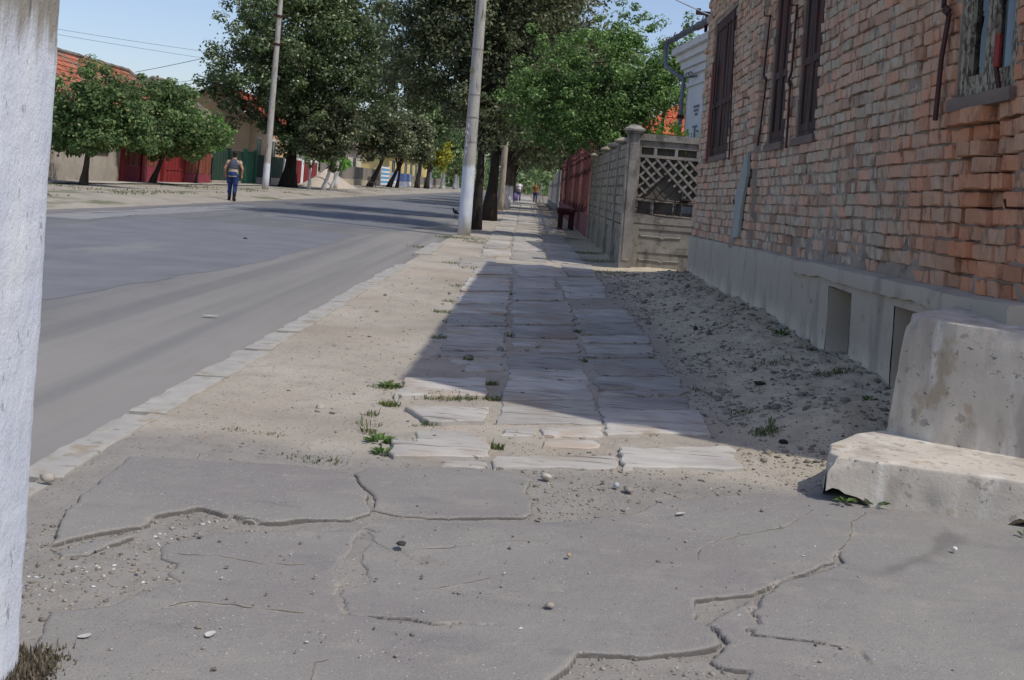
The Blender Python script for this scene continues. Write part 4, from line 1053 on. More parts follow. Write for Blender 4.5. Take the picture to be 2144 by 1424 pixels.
block('upper_step', up, upt, 0.18, lambda x, y: 0.735 + 0.045 * (y - 4.6) + 0 * x, m_step, (0, 0, 0), '', n=260,
      dents=[((1.73, 4.95, 0.745), 0.045, 0.035), ((2.08, 4.66, 0.735), 0.05, 0.03), ((2.15, 4.62, 0.735), 0.045, 0.028), ((2.02, 4.69, .735), .03, .018), ((1.95, 4.73, .735), .02, .01)]).build('upper_step', m_step, steps, 40)

steps.location.x += 0.075

# ================================================================== FENCES ON THIS SIDE
m_conc = pm('old_concrete', [(0.3, srgb(129, 124, 118)), (0.7, srgb(157, 152, 143))], 4, kind='World', bump=0.6, bscale=40, bdist=0.01,
            layers=[dict(c=srgb(94, 89, 85), s=5, t=(0.5, 0.66), st=(1, 1, .5), a=0.7), dict(c=srgb(177, 168, 153), s=9, t=(0.6, 0.7), a=0.6)])
m_conc2 = pm('mossy_concrete', [(0.3, srgb(135, 129, 113)), (0.7, srgb(164, 156, 140))], 4, kind='World', bump=0.6, bscale=40, bdist=0.01,
             layers=[dict(c=srgb(102, 98, 89), s=5, t=(0.5, 0.66), st=(1, 1, .5), a=0.7), dict(c=srgb(166, 155, 111), s=6, t=(0.58, 0.7), a=0.5)])
def cap_pyr(m, x, y, z, r, h):
    m.box(x - r * .8, x + r * .8, y - r * .8, y + r * .8, z, z + h * .25)
    m.box(x - r, x + r, y - r, y + r, z + h * .25, z + h * .45)
    a = r; b = r * .45
    vs = [(x - a, y - a, z + h * .45), (x + a, y - a, z + h * .45), (x + a, y + a, z + h * .45), (x - a, y + a, z + h * .45), (x - b, y - b, z + h * .85), (x + b, y - b, z + h * .85), (x + b, y + b, z + h * .85), (x - b, y + b, z + h * .85), (x, y, z + h)]
    m.add(vs, [(0, 1, 5, 4), (1, 2, 6, 5), (2, 3, 7, 6), (3, 0, 4, 7), (4, 5, 8), (5, 6, 8), (6, 7, 8), (7, 4, 8)])
FX = 1.60
fence = thing('concrete_fence', 'grey precast concrete fence with capped posts beside the flagstones', 'fence', (FX, 22, 0))
py_ = [17.35 + 2.07 * i for i in range(6)]
for i, y in enumerate(py_):
    h = 2.24 if i == 0 else 2.16
    mb = MB(); r = 0.085 if i else 0.10
    mb.box(FX - r, FX + r, y - r, y + r, -.1, h); mb.box(FX - r * .55, FX + r * .55, y - r - .012, y - r + .01, .15, h - .15)
    pst = mb.build('post', m_conc if i < 2 else m_conc2, fence)
    mb = MB(); cap_pyr(mb, FX, y, h + .002, 0.17 if i == 0 else 0.15, 0.15 if i == 0 else 0.12); mb.build('cap', m_conc if i == 0 else m_conc2, pst)
    if i < 5:
        z = 0.0
        for row, hh in enumerate((0.72, 0.66, 0.66)):
            mb = MB(); y0, y1 = y + .09, y + 1.98; z1 = z + hh - .012
            mb.box(FX - .03, FX + .03, y0, y1, z, z1)
            if row == 0:
                mb.box(FX - .05, FX - .029, y0, y1, z1 - .10, z1); mb.box(FX - .05, FX - .029, y0, y0 + .12, z, z1 - .1); mb.box(FX - .05, FX - .029, y1 - .12, y1, z, z1 - .1)
            else:
                for q in range(4):
                    for c_ in range(5):
                        o_ = (q % 2) * .18; a = y0 + c_ * .37 + o_ + .02; b = min(a + .33, y1)
                        if b > a: mb.box(FX - .055 - random.random() * .012, FX - .029, a, b, z + .02 + q * .16, z + .15 + q * .16)
            if row == 2: mb.box(FX - .045, FX + .045, y0, y1, z1, z1 + .07)
            mb.build('panel', m_conc2, fence); z += hh
# the lattice bay closing the gap to the house
LY = 17.42
lat = thing('lattice_fence', 'grey concrete lattice panel with broken bars between the fence post and the brick house', 'fence', (2.2, LY, 0))
xa, xb = FX + .1, 2.95
def lb(name, x0, x1, z0, z1, d=0.035, mat=None): 
    mb = MB(); mb.box(x0, x1, LY - d, LY + d, z0, z1); return mb.build(name, mat or m_conc, lat)
lb('top_rail', xa, xb, 2.14, 2.25, 0.06); lb('rail', xa, xb, 2.03, 2.138, 0.03); lb('rail', xa, xb, 1.86, 1.91, .03); lb('rail', xa, xb, 1.14, 1.185, .03); lb('rail', xa, xb, 0.78, 0.93, .055)
for x in (xa, 1.955, 2.30, 2.66): lb('stile', x, x + .05, 1.912, 2.028, .028)
for x in (xa, 1.965, 2.33, 2.66): lb('stile', x, x + .05, 0.932, 1.138, .028)
lb('stile', xa, xa + .04, 1.187, 1.858, .026)
z0, z1, per = 1.187, 1.858, 0.178
def intri(x, z):
    cx_, zt = 2.15, 1.62
    return z < zt and abs(x - cx_) < (zt - z) * 0.92 - .02
for s in (1, -1):
    k = -8
    while k < 14:
        x_at = xa + .04 + k * per
        pts = []
        nseg = 24
        for i in range(nseg):
            za, zb = z0 + (z1 - z0) * i / nseg, z0 + (z1 - z0) * (i + 1) / nseg
            A = x_at + s * (za - z0) + (0 if s > 0 else .04); B = x_at + s * (zb - z0) + (0 if s > 0 else .04)
            ok = A > xa + .02 and B > xa + .02 and max(A, B) < xb and not intri((A + B) / 2, (za + zb) / 2)
            if ok: pts.append((A, B, za, zb))
            if (not ok or i == nseg - 1) and pts:
                mb = MB(); mb.bar((pts[0][0], LY + s * .006, pts[0][2]), (pts[-1][1], LY + s * .006, pts[-1][3]), 0.036, 0.044 + s * .004, (0, 1, 0))
                mb.build('lattice_bar', m_conc, lat); pts = []
        k += 1
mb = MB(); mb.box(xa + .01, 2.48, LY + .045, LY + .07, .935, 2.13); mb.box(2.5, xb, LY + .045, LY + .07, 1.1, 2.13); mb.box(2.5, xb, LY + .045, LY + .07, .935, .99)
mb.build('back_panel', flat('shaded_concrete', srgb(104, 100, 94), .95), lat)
m_rebar = flat('bare_rebar', srgb(48, 38, 34), 0.8, 0.3)
for a, b in [((1.70, 1.20), (2.70, 1.16)), ((1.70, 1.03), (2.45, .96)), ((2.02, 1.20), (2.02, .93)), ((2.36, 1.2), (2.34, .93)), ((1.70, 1.2), (1.71, 1.03)), ((1.95, 1.36), (2.06, 1.19)), ((2.02, 1.2), (2.28, 1.50)), ((2.2, 1.19), (1.99, 1.40)), ((2.18, 1.2), (2.36, 1.38)), ((1.80, .94), (2.65, .90)), ((1.84, 1.2), (2.0, 1.36)), ((1.70, 1.3), (1.8, 1.42))]:
    mb = MB(); mb.tube([(a[0], LY - .05, a[1]), ((a[0] + b[0]) / 2 + .01, LY - .055, (a[1] + b[1]) / 2 - .012), (b[0], LY - .05, b[1])], 0.0075, 5); mb.build('rebar', m_rebar, lat)
for (za, zb) in ((0.40, 0.775), (0.0, 0.392)):
    mb = MB(); mb.box(xa, xb, LY - .03, LY + .03, za, zb)
    mb.box(xa, xa + .1, LY - .045, LY - .029, za, zb); mb.box(xa + .1, xb, LY - .045, LY - .029, zb - .09, zb)
    bx = 1.98; zc = (za + zb) / 2 - .02
    P = [(bx - .15, zc + .03), (bx - .14, zc), (bx + .17, zc - .005), (bx + .22, zc - .03), (bx + .27, zc - .005), (bx + .52, zc), (bx + .54, zc + .03)]
    mb.tube([(x, LY - .034, z) for x, z in P], 0.014, 6)
    mb.build('base_panel', m_conc, lat)
mb = MB(); mb.ell((2.52, LY - .06, 1.20), (.09, .05, .035), 8, 6); mb.build('rubble_lump', m_rebar, lat)

# ---- red fence beyond
m_red = pm('red_fence_paint', [(0.3, srgb(84, 54, 54)), (0.7, srgb(102, 65, 64))], 3, kind='World', bump=0.3, bscale=40, rough=0.8, layers=[dict(c=srgb(150, 110, 108), s=4, t=(0.58, 0.72), a=0.6)])
m_pink = pm('faded_red_paint', [(0.3, srgb(128, 84, 86)), (0.7, srgb(146, 102, 102))], 3, kind='World', bump=0.3, bscale=40, layers=[dict(c=srgb(128, 100, 98), s=4, t=(0.54, 0.72), a=0.6)])
red = thing('red_fence', 'dark red painted fence with ringed posts on a pinkish plinth', 'fence', (FX, 40, 0))
RY0, RY1 = 27.9, 58
mb = MB(); mb.box(FX - .09, FX + .12, RY0, RY1, -.1, .62); mb.build('plinth', m_pink, red)
y = RY0 + .1; i = 0
while y < RY1:
    mb = MB(); mb.box(FX - .11, FX + .11, y - .11, y + .11, .621, 2.28)
    for zz, r in ((2.281, .14), (2.36, .105), (2.46, .15), (2.54, .1)): mb.box(FX - r, FX + r, y - r, y + r, zz, zz + .075)
    mb.ell((FX, y, 2.68), (.09, .09, .09), 8, 6); mb.build('post', m_red if i % 3 else m_pink, red)
    for k in range(9):
        yy = y + .22 + k * .185
        if yy < y + 1.8: mb = MB(); mb.box(FX - .02, FX + .02, yy - .065, yy + .065, .64, 2.2 + .06 * math.sin(k)); mb.build('picket', m_red, red)
    mb = MB(); mb.box(FX + .021, FX + .06, y + .11, y + 1.89, 0.9, .98); mb.box(FX + .021, FX + .06, y + .11, y + 1.89, 1.95, 2.03); mb.build('rail', m_red, red)
    y += 2.0; i += 1
# pale fence after it
m_palegrey = pm('pale_grey_fence', [(0.3, srgb(150, 150, 148)), (0.7, srgb(172, 171, 166))], 3, kind='World', bump=0.3)
pale = thing('picket_fence', 'pale grey picket fence past the red fence', 'fence', (FX - .1, 75, 0))
mb = MB(); mb.box(FX - .12, FX + .0, 58.3, 98, -.1, .4); mb.build('plinth', m_palegrey, pale)
y = 58.4; i = 0
while y < 98:
    mb = MB(); h = 2.3 if y < 74 else 1.9
    mb.box(FX - .1, FX - .06, y, y + .16, .4, h + .08 * (i % 2)); mb.build('picket', m_palegrey, pale); y += .26 if y < 74 else .4; i += 1
mb = MB(); mb.box(FX - .059, FX + .0, 58.3, 98, 1.6, 1.7); mb.build('rail', m_palegrey, pale)

# ---- bench standing against the red fence
m_dkred = flat('dark_red_wood', srgb(66, 34, 34), 0.7)
bench = thing('bench', 'dark red wooden bench standing on the path in front of the red fence', 'bench', (1.15, 33, 0))
mb = MB(); mb.box(.82, 1.42, 32.5, 34.2, .58, .66); mb.build('seat', m_dkred, bench)
mb = MB(); mb.box(.86, 1.38, 32.6, 32.66, .47, .578); mb.box(.86, 1.38, 34.04, 34.1, .47, .578); mb.build('apron', m_dkred, bench)
for x in (.9, 1.24):
    for yy in (32.58, 34.0): mb = MB(); mb.box(x, x + .12, yy + .09, yy + .19, 0, .579); mb.build('leg', m_dkred, bench)

# ================================================================== WHITE HOUSE AND ORANGE ROOF BEHIND THE FENCE
m_white = pm('white_wall', [(0.3, srgb(206, 208, 210)), (0.7, srgb(226, 227, 227))], 1.5, kind='World', bump=0.15)
m_gut = flat('zinc_gutter', srgb(120, 126, 134), 0.5, 0.4)
A = Vector((3.06, 22.0, 0)); B = Vector((3.52, 17.6, 0)); dr = (B - A).normalized(); nr = Vector((dr.y, -dr.x, 0))  # nr points to the street
if nr.x > 0: nr = -nr
wh = thing('white_house', 'white rendered house with stepped cornice and a grey gutter behind the lattice fence', 'house', (5.5, 20, 0))
mb = MB()
bk = -nr * 6
vs = []
for zz in (0, 4.3):
    for p in (A, B, B + bk, A + bk): vs.append((p.x, p.y, zz))
mb.add(vs, [(0, 1, 5, 4), (1, 2, 6, 5), (2, 3, 7, 6), (3, 0, 4, 7), (4, 5, 6, 7)]); mb.build('wall', m_white, wh)
for k, (z0, z1, off) in enumerate(((3.55, 3.62, .05), (3.78, 3.92, .08), (3.925, 4.08, .14), (4.085, 4.22, .22), (4.225, 4.36, .32))):
    mb = MB(); a = A - dr * off + nr * off; b = B + nr * off; c = B + bk * .5; d = A + bk * .5 - dr * off
    vs = [(p.x, p.y, zz) for zz in (z0, z1) for p in (a, b, c, d)]
    mb.add(vs, [(0, 1, 5, 4), (1, 2, 6, 5), (2, 3, 7, 6), (3, 0, 4, 7), (4, 5, 6, 7), (3, 2, 1, 0)]); mb.build('cornice', m_white, wh)
a = A - dr * .4 + nr * .42; b = B + nr * .42
mb = MB(); mb.tube([(a.x, a.y, 4.50), (b.x, b.y, 4.50)], .06, 10); gut = mb.build('gutter', m_gut, wh, True)
for t in np.linspace(.05, .95, 7):
    p = a.lerp(b, t); mb = MB(); mb.tube([(p.x - .05, p.y, 4.38), (p.x - .09, p.y, 4.5), (p.x - .05, p.y, 4.6)], .012, 5); mb.build('bracket', m_gut, gut)
mb = MB(); c = A + nr * .1; mb.tube([(a.x, a.y + .02, 4.48), (a.x, a.y, 4.2), (a.x + .02, a.y, 4.0), (c.x, c.y - .05, 3.72), (c.x, c.y, 3.4), (c.x, c.y, .2)], [.06, .05, .045, .045, .045, .045], 10); mb.build('downpipe', m_gut, wh, True)
mb = MB(); mb.tube([(c.x, c.y, 2.9), (c.x, c.y, 2.97)], .072, 10); mb.build('pipe_clamp', m_iron, wh)
m_rv = MB(); e0 = (a.x, a.y, 4.52); e1 = (b.x, b.y, 4.52); r0 = A + bk * .5; r1 = B + bk * .5
tile_plane(m_rv, e0, e1, (r1.x, r1.y - .3, 6.2), (r0.x, r0.y + .3, 6.2)); rfo = m_rv.build('roof', m_tile_red, wh)
mb = MB(); p = A.lerp(B, .13) + nr * .12   # insulator hooks
for s in (0, .22):
    q = p + dr * s; mb.tube([(q.x + .1, q.y, 3.72), (q.x - .05, q.y, 3.70), (q.x - .08, q.y, 3.76), (q.x - .03, q.y, 3.80), (q.x, q.y, 3.76)], .018, 6)
mb.build('insulator_hook', m_gut, wh)
m_sign = flat('sign_grey', srgb(126, 130, 138))
def on_white(t, z, off=.012): q = A.lerp(B, t) + nr * off; return Vector((q.x, q.y, z))
for z0, z1, t0, t1 in ((3.08, 3.13, .15, .25), (3.0, 3.05, .16, .24), (2.92, 2.97, .18, .23), (2.68, 2.72, .155, .24), (2.45, 2.68, .19, .21)):
    mb = MB(); mb.add([on_white(t0, z0), on_white(t1, z0), on_white(t1, z1), on_white(t0, z1)], [(0, 1, 2, 3)])
    mb.build('painted_mark', m_sign, wh)
mb = MB(); q = on_white(.34, 4.75, .15)
mb.box(q.x - .16, q.x + .22, q.y - .06, q.y + .06, 4.83, 4.89); mb.box(q.x - .16, q.x - .08, q.y - .06, q.y + .06, 4.89, 4.94); mb.box(q.x + .02, q.x + .08, q.y - .02, q.y + .02, 4.5, 4.83)
mb.build('roof_bracket', flat('bracket_black', (.03, .03, .035)), wh)
def simple_house(name, label, x0, x1, y0, y1, ez, rz, wallm, tilem, hip=1.5, eave=.35, windows=(), oldside=None):
    h = thing(name, label, 'house', ((x0 + x1) / 2, (y0 + y1) / 2, 0))
    mb = MB(); mb.box(x0, x1, y0, y1, -.1, ez); mb.build('wall', wallm, h)
    xm = (x0 + x1) / 2; E = [(x0 - eave, y0 - eave, ez), (x1 + eave, y0 - eave, ez), (x1 + eave, y1 + eave, ez), (x0 - eave, y1 + eave, ez)]
    R = [(xm, y0 + hip - (eave if hip == 0 else 0), rz), (xm, y1 - hip + (eave if hip == 0 else 0), rz)]
    mb = MB(); mb.add(E + R + [(p[0], p[1], p[2] - .06) for p in E], [(1, 2, 5, 4), (3, 0, 4, 5)] + ([(0, 1, 4), (2, 3, 5)] if hip else []) + [(6, 9, 8, 7), (0, 1, 7, 6), (1, 2, 8, 7), (2, 3, 9, 8), (3, 0, 6, 9)])
    rf = mb.build('roof', flat(name + '_boards', (.12, .09, .07)), h)
    mb = MB(); tile_plane(mb, E[1], E[2], R[1], R[0], .3, .36); tile_plane(mb, E[3], E[0], R[0], R[1], .45, .5)
    o = mb.build('tiling', tilem, rf); o['kind'] = 'stuff'
    if not hip:
        mb = MB(); zz = ez + (rz - ez) * .0
        for yy in (y0 + .02, y1 - .02):
            mb = MB(); mb.add([(x0, yy, ez), (x1, yy, ez), (xm, yy, rz - (rz - ez) * eave / (xm - x0 + eave) * .2)], [(0, 1, 2)]); mb.build('gable', wallm, h)
    if hip:
        mb = MB(); tile_plane(mb, E[0], E[1], R[0], R[0], .3, .36); tile_plane(mb, E[2], E[3], R[1], R[1], .3, .36); o = mb.build('tiling', oldside or tilem, rf); o['kind'] = 'stuff'
    mb = MB()
    pts = [Vector(R[0]), Vector(R[1])]; L = (pts[1] - pts[0]).length; k = int(L / .4)
    for i in range(k):
        p = pts[0].lerp(pts[1], (i + .5) / k); mb.tube([(p.x, p.y - .2, p.z + .05 + random.uniform(-.02, .03)), (p.x, p.y + .21, p.z + .05)], .11, 7)
    if hip:
        for e, r in ((E[1], R[0]), (E[2], R[1]), (E[0], R[0]), (E[3], R[1])):
            e, r = Vector(e), Vector(r); k2 = int((e - r).length / .4)
            for i in range(k2): mb.tube([e.lerp(r, i / k2) + Vector((0, 0, .06)), e.lerp(r, (i + 1.05) / k2) + Vector((0, 0, .07 + random.uniform(-.02, .02)))], .10, 6)
    o = mb.build('ridge_tiles', tilem if not oldside else oldside, rf); o['kind'] = 'stuff'
    for (face, u0, u1, z0, z1, fm, gm) in windows:
        mb = MB(); w = .09
        X = x1 if face == 'x1' else x0
        s = .03 if face == 'x1' else -.03
        xs = sorted((X - .02, X + s))
        mb.box(xs[0], xs[1], u0, u0 + w, z0, z1); mb.box(xs[0], xs[1], u1 - w, u1, z0, z1); mb.box(xs[0], xs[1], u0 + w, u1 - w, z1 - w, z1); mb.box(xs[0], xs[1], u0 + w, u1 - w, z0, z0 + w); mb.box(xs[0] + .005, xs[1] - .005, (u0 + u1) / 2 - .04, (u0 + u1) / 2 + .04, z0 + w, z1 - w)
        wdw = mb.build('window', fm, h)
        mb = MB(); xx = X + s * .3; mb.add([(xx, u0 + w, z0 + w), (xx, u1 - w, z0 + w), (xx, u1 - w, z1 - w), (xx, u0 + w, z1 - w)], [(0, 1, 2, 3)]); mb.build('pane', gm, wdw)
    return h
m_dkglass = pm('dark_window_glass', [(0.3, (.02, .025, .03)), (.7, (.04, .045, .05))], 3, rough=.15, bump=0, spec=.6)
m_beige = pm('beige_wall', [(0.3, srgb(196, 170, 140)), (0.7, srgb(208, 184, 154))], 1, kind='World', bump=.2)
simple_house('tiled_house', 'house with a bright orange tiled roof behind the green fruit tree', 3.2, 10, 30, 42, 3.0, 5.6, m_beige, m_tile_red, 2.5)
# ================================================================== ACROSS THE ROAD
LX = -17.6
m_oldwall = pm('grey_render', [(0.3, srgb(150, 142, 130)), (0.7, srgb(172, 164, 150))], 1.2, kind='World', bump=.4, bscale=15,
               layers=[dict(c=srgb(120, 112, 100), s=1.6, t=(0.5, 0.68), st=(1, 1, .4), a=.7), dict(c=srgb(186, 178, 164), s=3, t=(.58, .72), a=.6)])
m_shut = flat('dark_shutter', srgb(70, 64, 60), .8)
h1 = simple_house('tiled_house', 'low house under a patchy orange tiled roof left of the big linden', -22.6, LX, 35.5, 52.4, 3.0, 5.35, m_oldwall, m_tile, 1.6, .4,
                  [('x1', 36.6, 37.7, 1.2, 2.5, m_shut, m_dkglass), ('x1', 39.2, 40.3, 1.2, 2.5, m_shut, m_dkglass), ('x1', 42.0, 43.1, 1.2, 2.5, m_shut, m_dkglass)], m_tile_old)
mb = MB(); mb.box(LX - .02, LX + .06, 35.4, 44.2, .05, .78); mb.build('plinth', m_oldwall, h1)
h2 = simple_house('tiled_house', 'house with a grey weathered tiled roof sloping down beside the linden crown', -22.6, LX - .3, 53.2, 58.4, 3.3, 5.4, m_oldwall, m_tile_old, 1.4, .4, [], m_tile_old)
m_peach = pm('peach_wall', [(0.3, srgb(204, 168, 128)), (0.7, srgb(216, 184, 146))], 1, kind='World', bump=.2)
h3 = simple_house('peach_house', 'peach coloured house with a red roof behind the dark green fence', -23.4, LX - .8, 67.2, 79, 4.3, 6.3, m_peach, m_tile_red, 0.0, .4,
                  [('x1', 69, 70.3, 1.4, 3.2, m_white, m_dkglass), ('x1', 73, 74.3, 1.4, 3.2, m_white, m_dkglass)])
m_yellow = pm('yellow_wall', [(0.3, srgb(208, 184, 120)), (0.7, srgb(222, 200, 138))], 1, kind='World', bump=.15)
h4 = simple_house('yellow_house', 'yellow house with white window frames behind the blue fence', -30, LX - 2.2, 138, 196, 4.4, 8.2, m_yellow, m_tile_red, 3, .5,
                  [('x1', 146 + i * 7.2, 149.6 + i * 7.2, 1.5, 3.7, m_white, m_dkglass) for i in range(6)])
h5 = simple_house('pale_house', 'pale cream house half hidden behind the dark trees across the road', -29, LX - 2.5, 98, 122, 4.0, 7.6, pm('cream_wall', [(.3, srgb(206, 196, 172)), (.7, srgb(220, 210, 188))], 1, kind='World', bump=.15), m_tile_old, 3, .5,
                  [('x1', 101 + i * 5, 103 + i * 5, 1.4, 3.2, m_white, m_dkglass) for i in range(4)])
def board_fence(name, label, x, y0, y1, h, bw, mat, postm=None, plinth=0.0, plm=None, gap=.012, rails=True, post_at=(), top=None):
    f = thing(name, label, 'gate' if 'gate' in name else 'fence', (x, (y0 + y1) / 2, 0.1))
    if plinth: mb = MB(); mb.box(x - .12, x + .05, y0, y1, 0, plinth); mb.build('plinth', plm or mat, f)
    y = y0; i = 0
    while y < y1 - .02:
        b = min(y + bw - gap, y1); mb = MB(); d = .018 * (i % 2)
        mb.box(x - .02 + d, x + .015 + d, y, b, plinth + .02, h + (0 if top is None else top(i)) + random.uniform(-.015, .015)); mb.build('board', mat, f); y += bw; i += 1
    if rails:
        mb = MB(); mb.box(x - .07, x - .021, y0, y1, plinth + .25, plinth + .35); mb.box(x - .07, x - .021, y0, y1, h - .35, h - .25); mb.build('rail', mat, f)
    for p in post_at:
        mb = MB(); mb.box(x - .1, x + .12, p - .12, p + .12, 0, h + .12); mb.build('post', postm or mat, f)
    return f
m_redl = pm('bright_red_paint', [(0.3, srgb(118, 36, 38)), (0.7, srgb(133, 46, 44))], 2, kind='World', bump=.25, rough=.7)
m_redplinth = pm('maroon_plinth', [(0.3, srgb(128, 54, 64)), (0.7, srgb(142, 66, 74))], 2, kind='World', bump=.25)
m_brown = pm('brown_red_boards', [(0.3, srgb(112, 62, 48)), (0.7, srgb(134, 76, 60))], 2, kind='World', bump=.3, st=(1, 1, .2))
m_dkgreen = pm('dark_green_paint', [(0.3, srgb(38, 58, 48)), (0.7, srgb(52, 74, 62))], 2, kind='World', bump=.25, rough=.75)
m_midgreen = pm('green_gate_paint', [(0.3, srgb(56, 108, 84)), (0.7, srgb(70, 124, 98))], 2, kind='World', bump=.25, rough=.7)
m_greywood = pm('grey_fence_wood', [(0.3, srgb(116, 110, 102)), (0.7, srgb(142, 135, 124))], 3, kind='World', st=(1, 1, .15), bump=.4)
m_tanplinth = pm('tan_plinth', [(0.3, srgb(160, 148, 126)), (0.7, srgb(178, 166, 142))], 1, kind='World', bump=.3)
m_blue = pm('blue_fence_paint', [(0.3, srgb(118, 138, 182)), (0.7, srgb(134, 154, 196))], 2, kind='World', bump=.2)
board_fence('red_fence', 'low red fence of brownish boards over a maroon plinth behind the leaning small tree', LX, 44.4, 49.2, 1.75, .3, m_brown, m_redl, .85, m_redplinth, post_at=(44.5, 46.8))
gt = board_fence('red_gate', 'bright red wooden gate between red posts across the road', LX + .05, 49.4, 52.4, 1.95, .25, m_redl, m_redl, post_at=(49.45, 52.5))
mb = MB(); mb.box(LX + .07, LX + .11, 49.6, 52.3, .75, .83); mb.box(LX + .07, LX + .11, 49.6, 52.3, 1.5, 1.56); mb.build('cross_bar', m_redl, gt)
board_fence('brown_fence', 'brown red board fence in the shade of the bright green bush', LX, 53.0, 57.0, 2.0, .28, m_brown, None, .6, m_redplinth)
board_fence('green_fence', 'dark green board fence behind the walking person', LX, 57.3, 63.2, 2.05, .26, m_dkgreen, m_dkgreen, .3, m_oldwall, post_at=(60.2,))
board_fence('green_gate', 'lighter green gate next to the walking person', LX + .06, 63.4, 65.8, 2.15, .3, m_midgreen, m_midgreen, post_at=(63.4, 65.8))
board_fence('green_fence', 'dark green fence with grey plinth behind the left utility pole', LX, 66.2, 73.4, 2.0, .3, m_dkgreen, m_dkgreen, .55, m_oldwall, post_at=(69.8,))
rw = thing('courtyard_wall', 'white courtyard wall with red door panels right of the linden trunk', 'wall', (LX, 79, 0.1))
mb = MB(); mb.box(LX - .15, LX + .02, 73.8, 85.4, 0, 2.1); mb.build('wall', m_white, rw)
for a in (74.3, 77.2, 80.2, 83.0): mb = MB(); mb.box(LX + .021, LX + .08, a, a + 1.9, .25, 1.95); mb.build('door_panel', m_redl, rw)
board_fence('grey_fence', 'long grey weathered board fence on a tan plinth behind the sand pile', LX, 86.5, 121, 2.0, .42, m_greywood, None, .75, m_tanplinth)
bw_ = thing('slatted_gate', 'gate of light blue and white slats beyond the grey fence', 'gate', (LX, 124, .1))
m_ltblue = flat('light_blue_paint', srgb(96, 160, 196), .7)
for i in range(9): mb = MB(); mb.box(LX - .02, LX + .03, 121.5, 128, .3 + i * .24, .5 + i * .24); mb.build('slat', m_ltblue if i % 2 else m_white, bw_)
mb = MB(); mb.box(LX - .1, LX - .021, 121.4, 121.7, 0, 2.6); mb.box(LX - .1, LX - .021, 127.8, 128.1, 0, 2.6); mb.build('post', m_white, bw_)
board_fence('blue_fence', 'pale blue board fence on a white plinth in front of the yellow house', LX, 130, 152, 1.9, .5, m_blue, m_conc, .8, m_white, post_at=(151.5,))
board_fence('grey_garden_fence', 'dull grey garden fence far up the road behind the yellow leaved tree', LX, 154, 200, 1.7, .6, m_greywood, None, .5, m_tanplinth)
# sand pile
m_sand = pm('sand', [(0.3, srgb(168, 156, 139)), (0.7, srgb(187, 175, 156))], 2, kind='World', bump=.4, bscale=8, bdist=.05)
mb = MB(); n = 28; V = []; F = []
for r in range(9):
    for k in range(n):
        a = 2 * math.pi * k / n; q = r / 8
        V.append((-15.7 + 1.9 * q * math.cos(a) * (1 + .15 * math.sin(3 * a)), 80 + 7.2 * q * math.sin(a), .1 + 1.45 * (1 - q) ** 1.15 + .1 * fbm(q * 5 + a, a, 3) * (1 - q)))
for r in range(8):
    for k in range(n): F.append((r * n + k, r * n + (k + 1) % n, (r + 1) * n + (k + 1) % n, (r + 1) * n + k))
mb.add(V, F); o = mb.build('sand_pile', m_sand, None, True); tag(o, 'heap of pale building sand in front of the grey board fence', 'sand pile'); place(o, (-15.7, 80, .1))
# far benches
m_bench = flat('weathered_bench_wood', srgb(78, 70, 62), .8)
m_teal = flat('teal_paint', srgb(60, 130, 130), .7)
def far_bench(label, x, y, mat, back=True):
    b = thing('bench', label, 'bench', (x, y, .15))
    mb = MB(); mb.box(x - .3, x + .3, y - .9, y + .9, .58, .66); mb.build('seat', mat, b)
    if back: mb = MB(); mb.box(x - .34, x - .28, y - .9, y + .9, .75, 1.15); mb.build('backrest', mat, b)
    for yy in (y - .75, y + .75):
        for xx in (x - .27, x + .2): mb = MB(); mb.box(xx, xx + .07, yy - .05, yy + .05, .1, .579); mb.build('leg', mat, b)
far_bench('dark weathered bench under the leaning trees across the road', -15.6, 102, m_bench)
far_bench('teal painted bench by the light blue slatted gate', -16.3, 121, m_teal, False)

# ================================================================== POLES AND WIRES
def pole_mat(name, zp, gray=(150, 144, 134), dirt=True):
    t = NT(name); ob = t.coord('Object')
    sep = t.n('ShaderNodeSeparateXYZ'); t.l(ob, sep.inputs[0])
    g = t.ramp(t.noise(5, 5, st=(1, 1, .35)), [(0.3, srgb(*[int(v * .86) for v in gray])), (0.7, srgb(*gray))])
    g = t.mix(t.math('MULTIPLY', t.rng(t.noise(16, 5, st=(1, 1, .12)), .56, .68), .8), g, srgb(84, 80, 76))
    g = t.mix(t.math('MULTIPLY', t.rng(t.noise(6, 4, st=(1, 1, .7)), .6, .68), .8), g, srgb(146, 132, 84))
    nz = t.noise(22, 6, st=(1, 1, .10), rough=.7); nz2 = t.noise(3, 3)
    v = t.math('ADD', sep.outputs[2], t.math('ADD', t.math('MULTIPLY', t.math('SUBTRACT', nz, .5), .30 if dirt else .1), t.math('MULTIPLY', t.math('SUBTRACT', nz2, .5), .1)))
    f = t.rng(v, zp + .06, zp - .07)
    p = t.ramp(t.noise(9, 5, st=(1, 1, .3)), [(0.3, srgb(192, 198, 210)), (0.7, srgb(219, 222, 223))])
    fl = t.rng(t.noise(34, 5, st=(1, 1, .4), rough=.75), .60, .66)
    p = t.mix(t.math('MULTIPLY', fl, .75), p, srgb(130, 132, 138))
    p = t.mix(t.math('MULTIPLY', t.rng(t.noise(2.5, 4), .6, .72), .45), p, srgb(200, 190, 170))
    if not dirt: p = t.mix(t.math('MULTIPLY', t.rng(sep.outputs[2], .5, .0), .5), p, srgb(190, 176, 150))
    c = t.mix(f, g, p); t.l(c, t.b.inputs['Base Color']); t.b.inputs['Roughness'].default_value = .95; t.b.inputs['Specular IOR Level'].default_value = .1
    b = t.bump(t.noise(40, 5, st=(1, 1, .5), rough=.7), .8, .008); b = t.bump(t.noise(130, 3), .4, .003, b); t.l(b, t.b.inputs['Normal'])
    return t.m
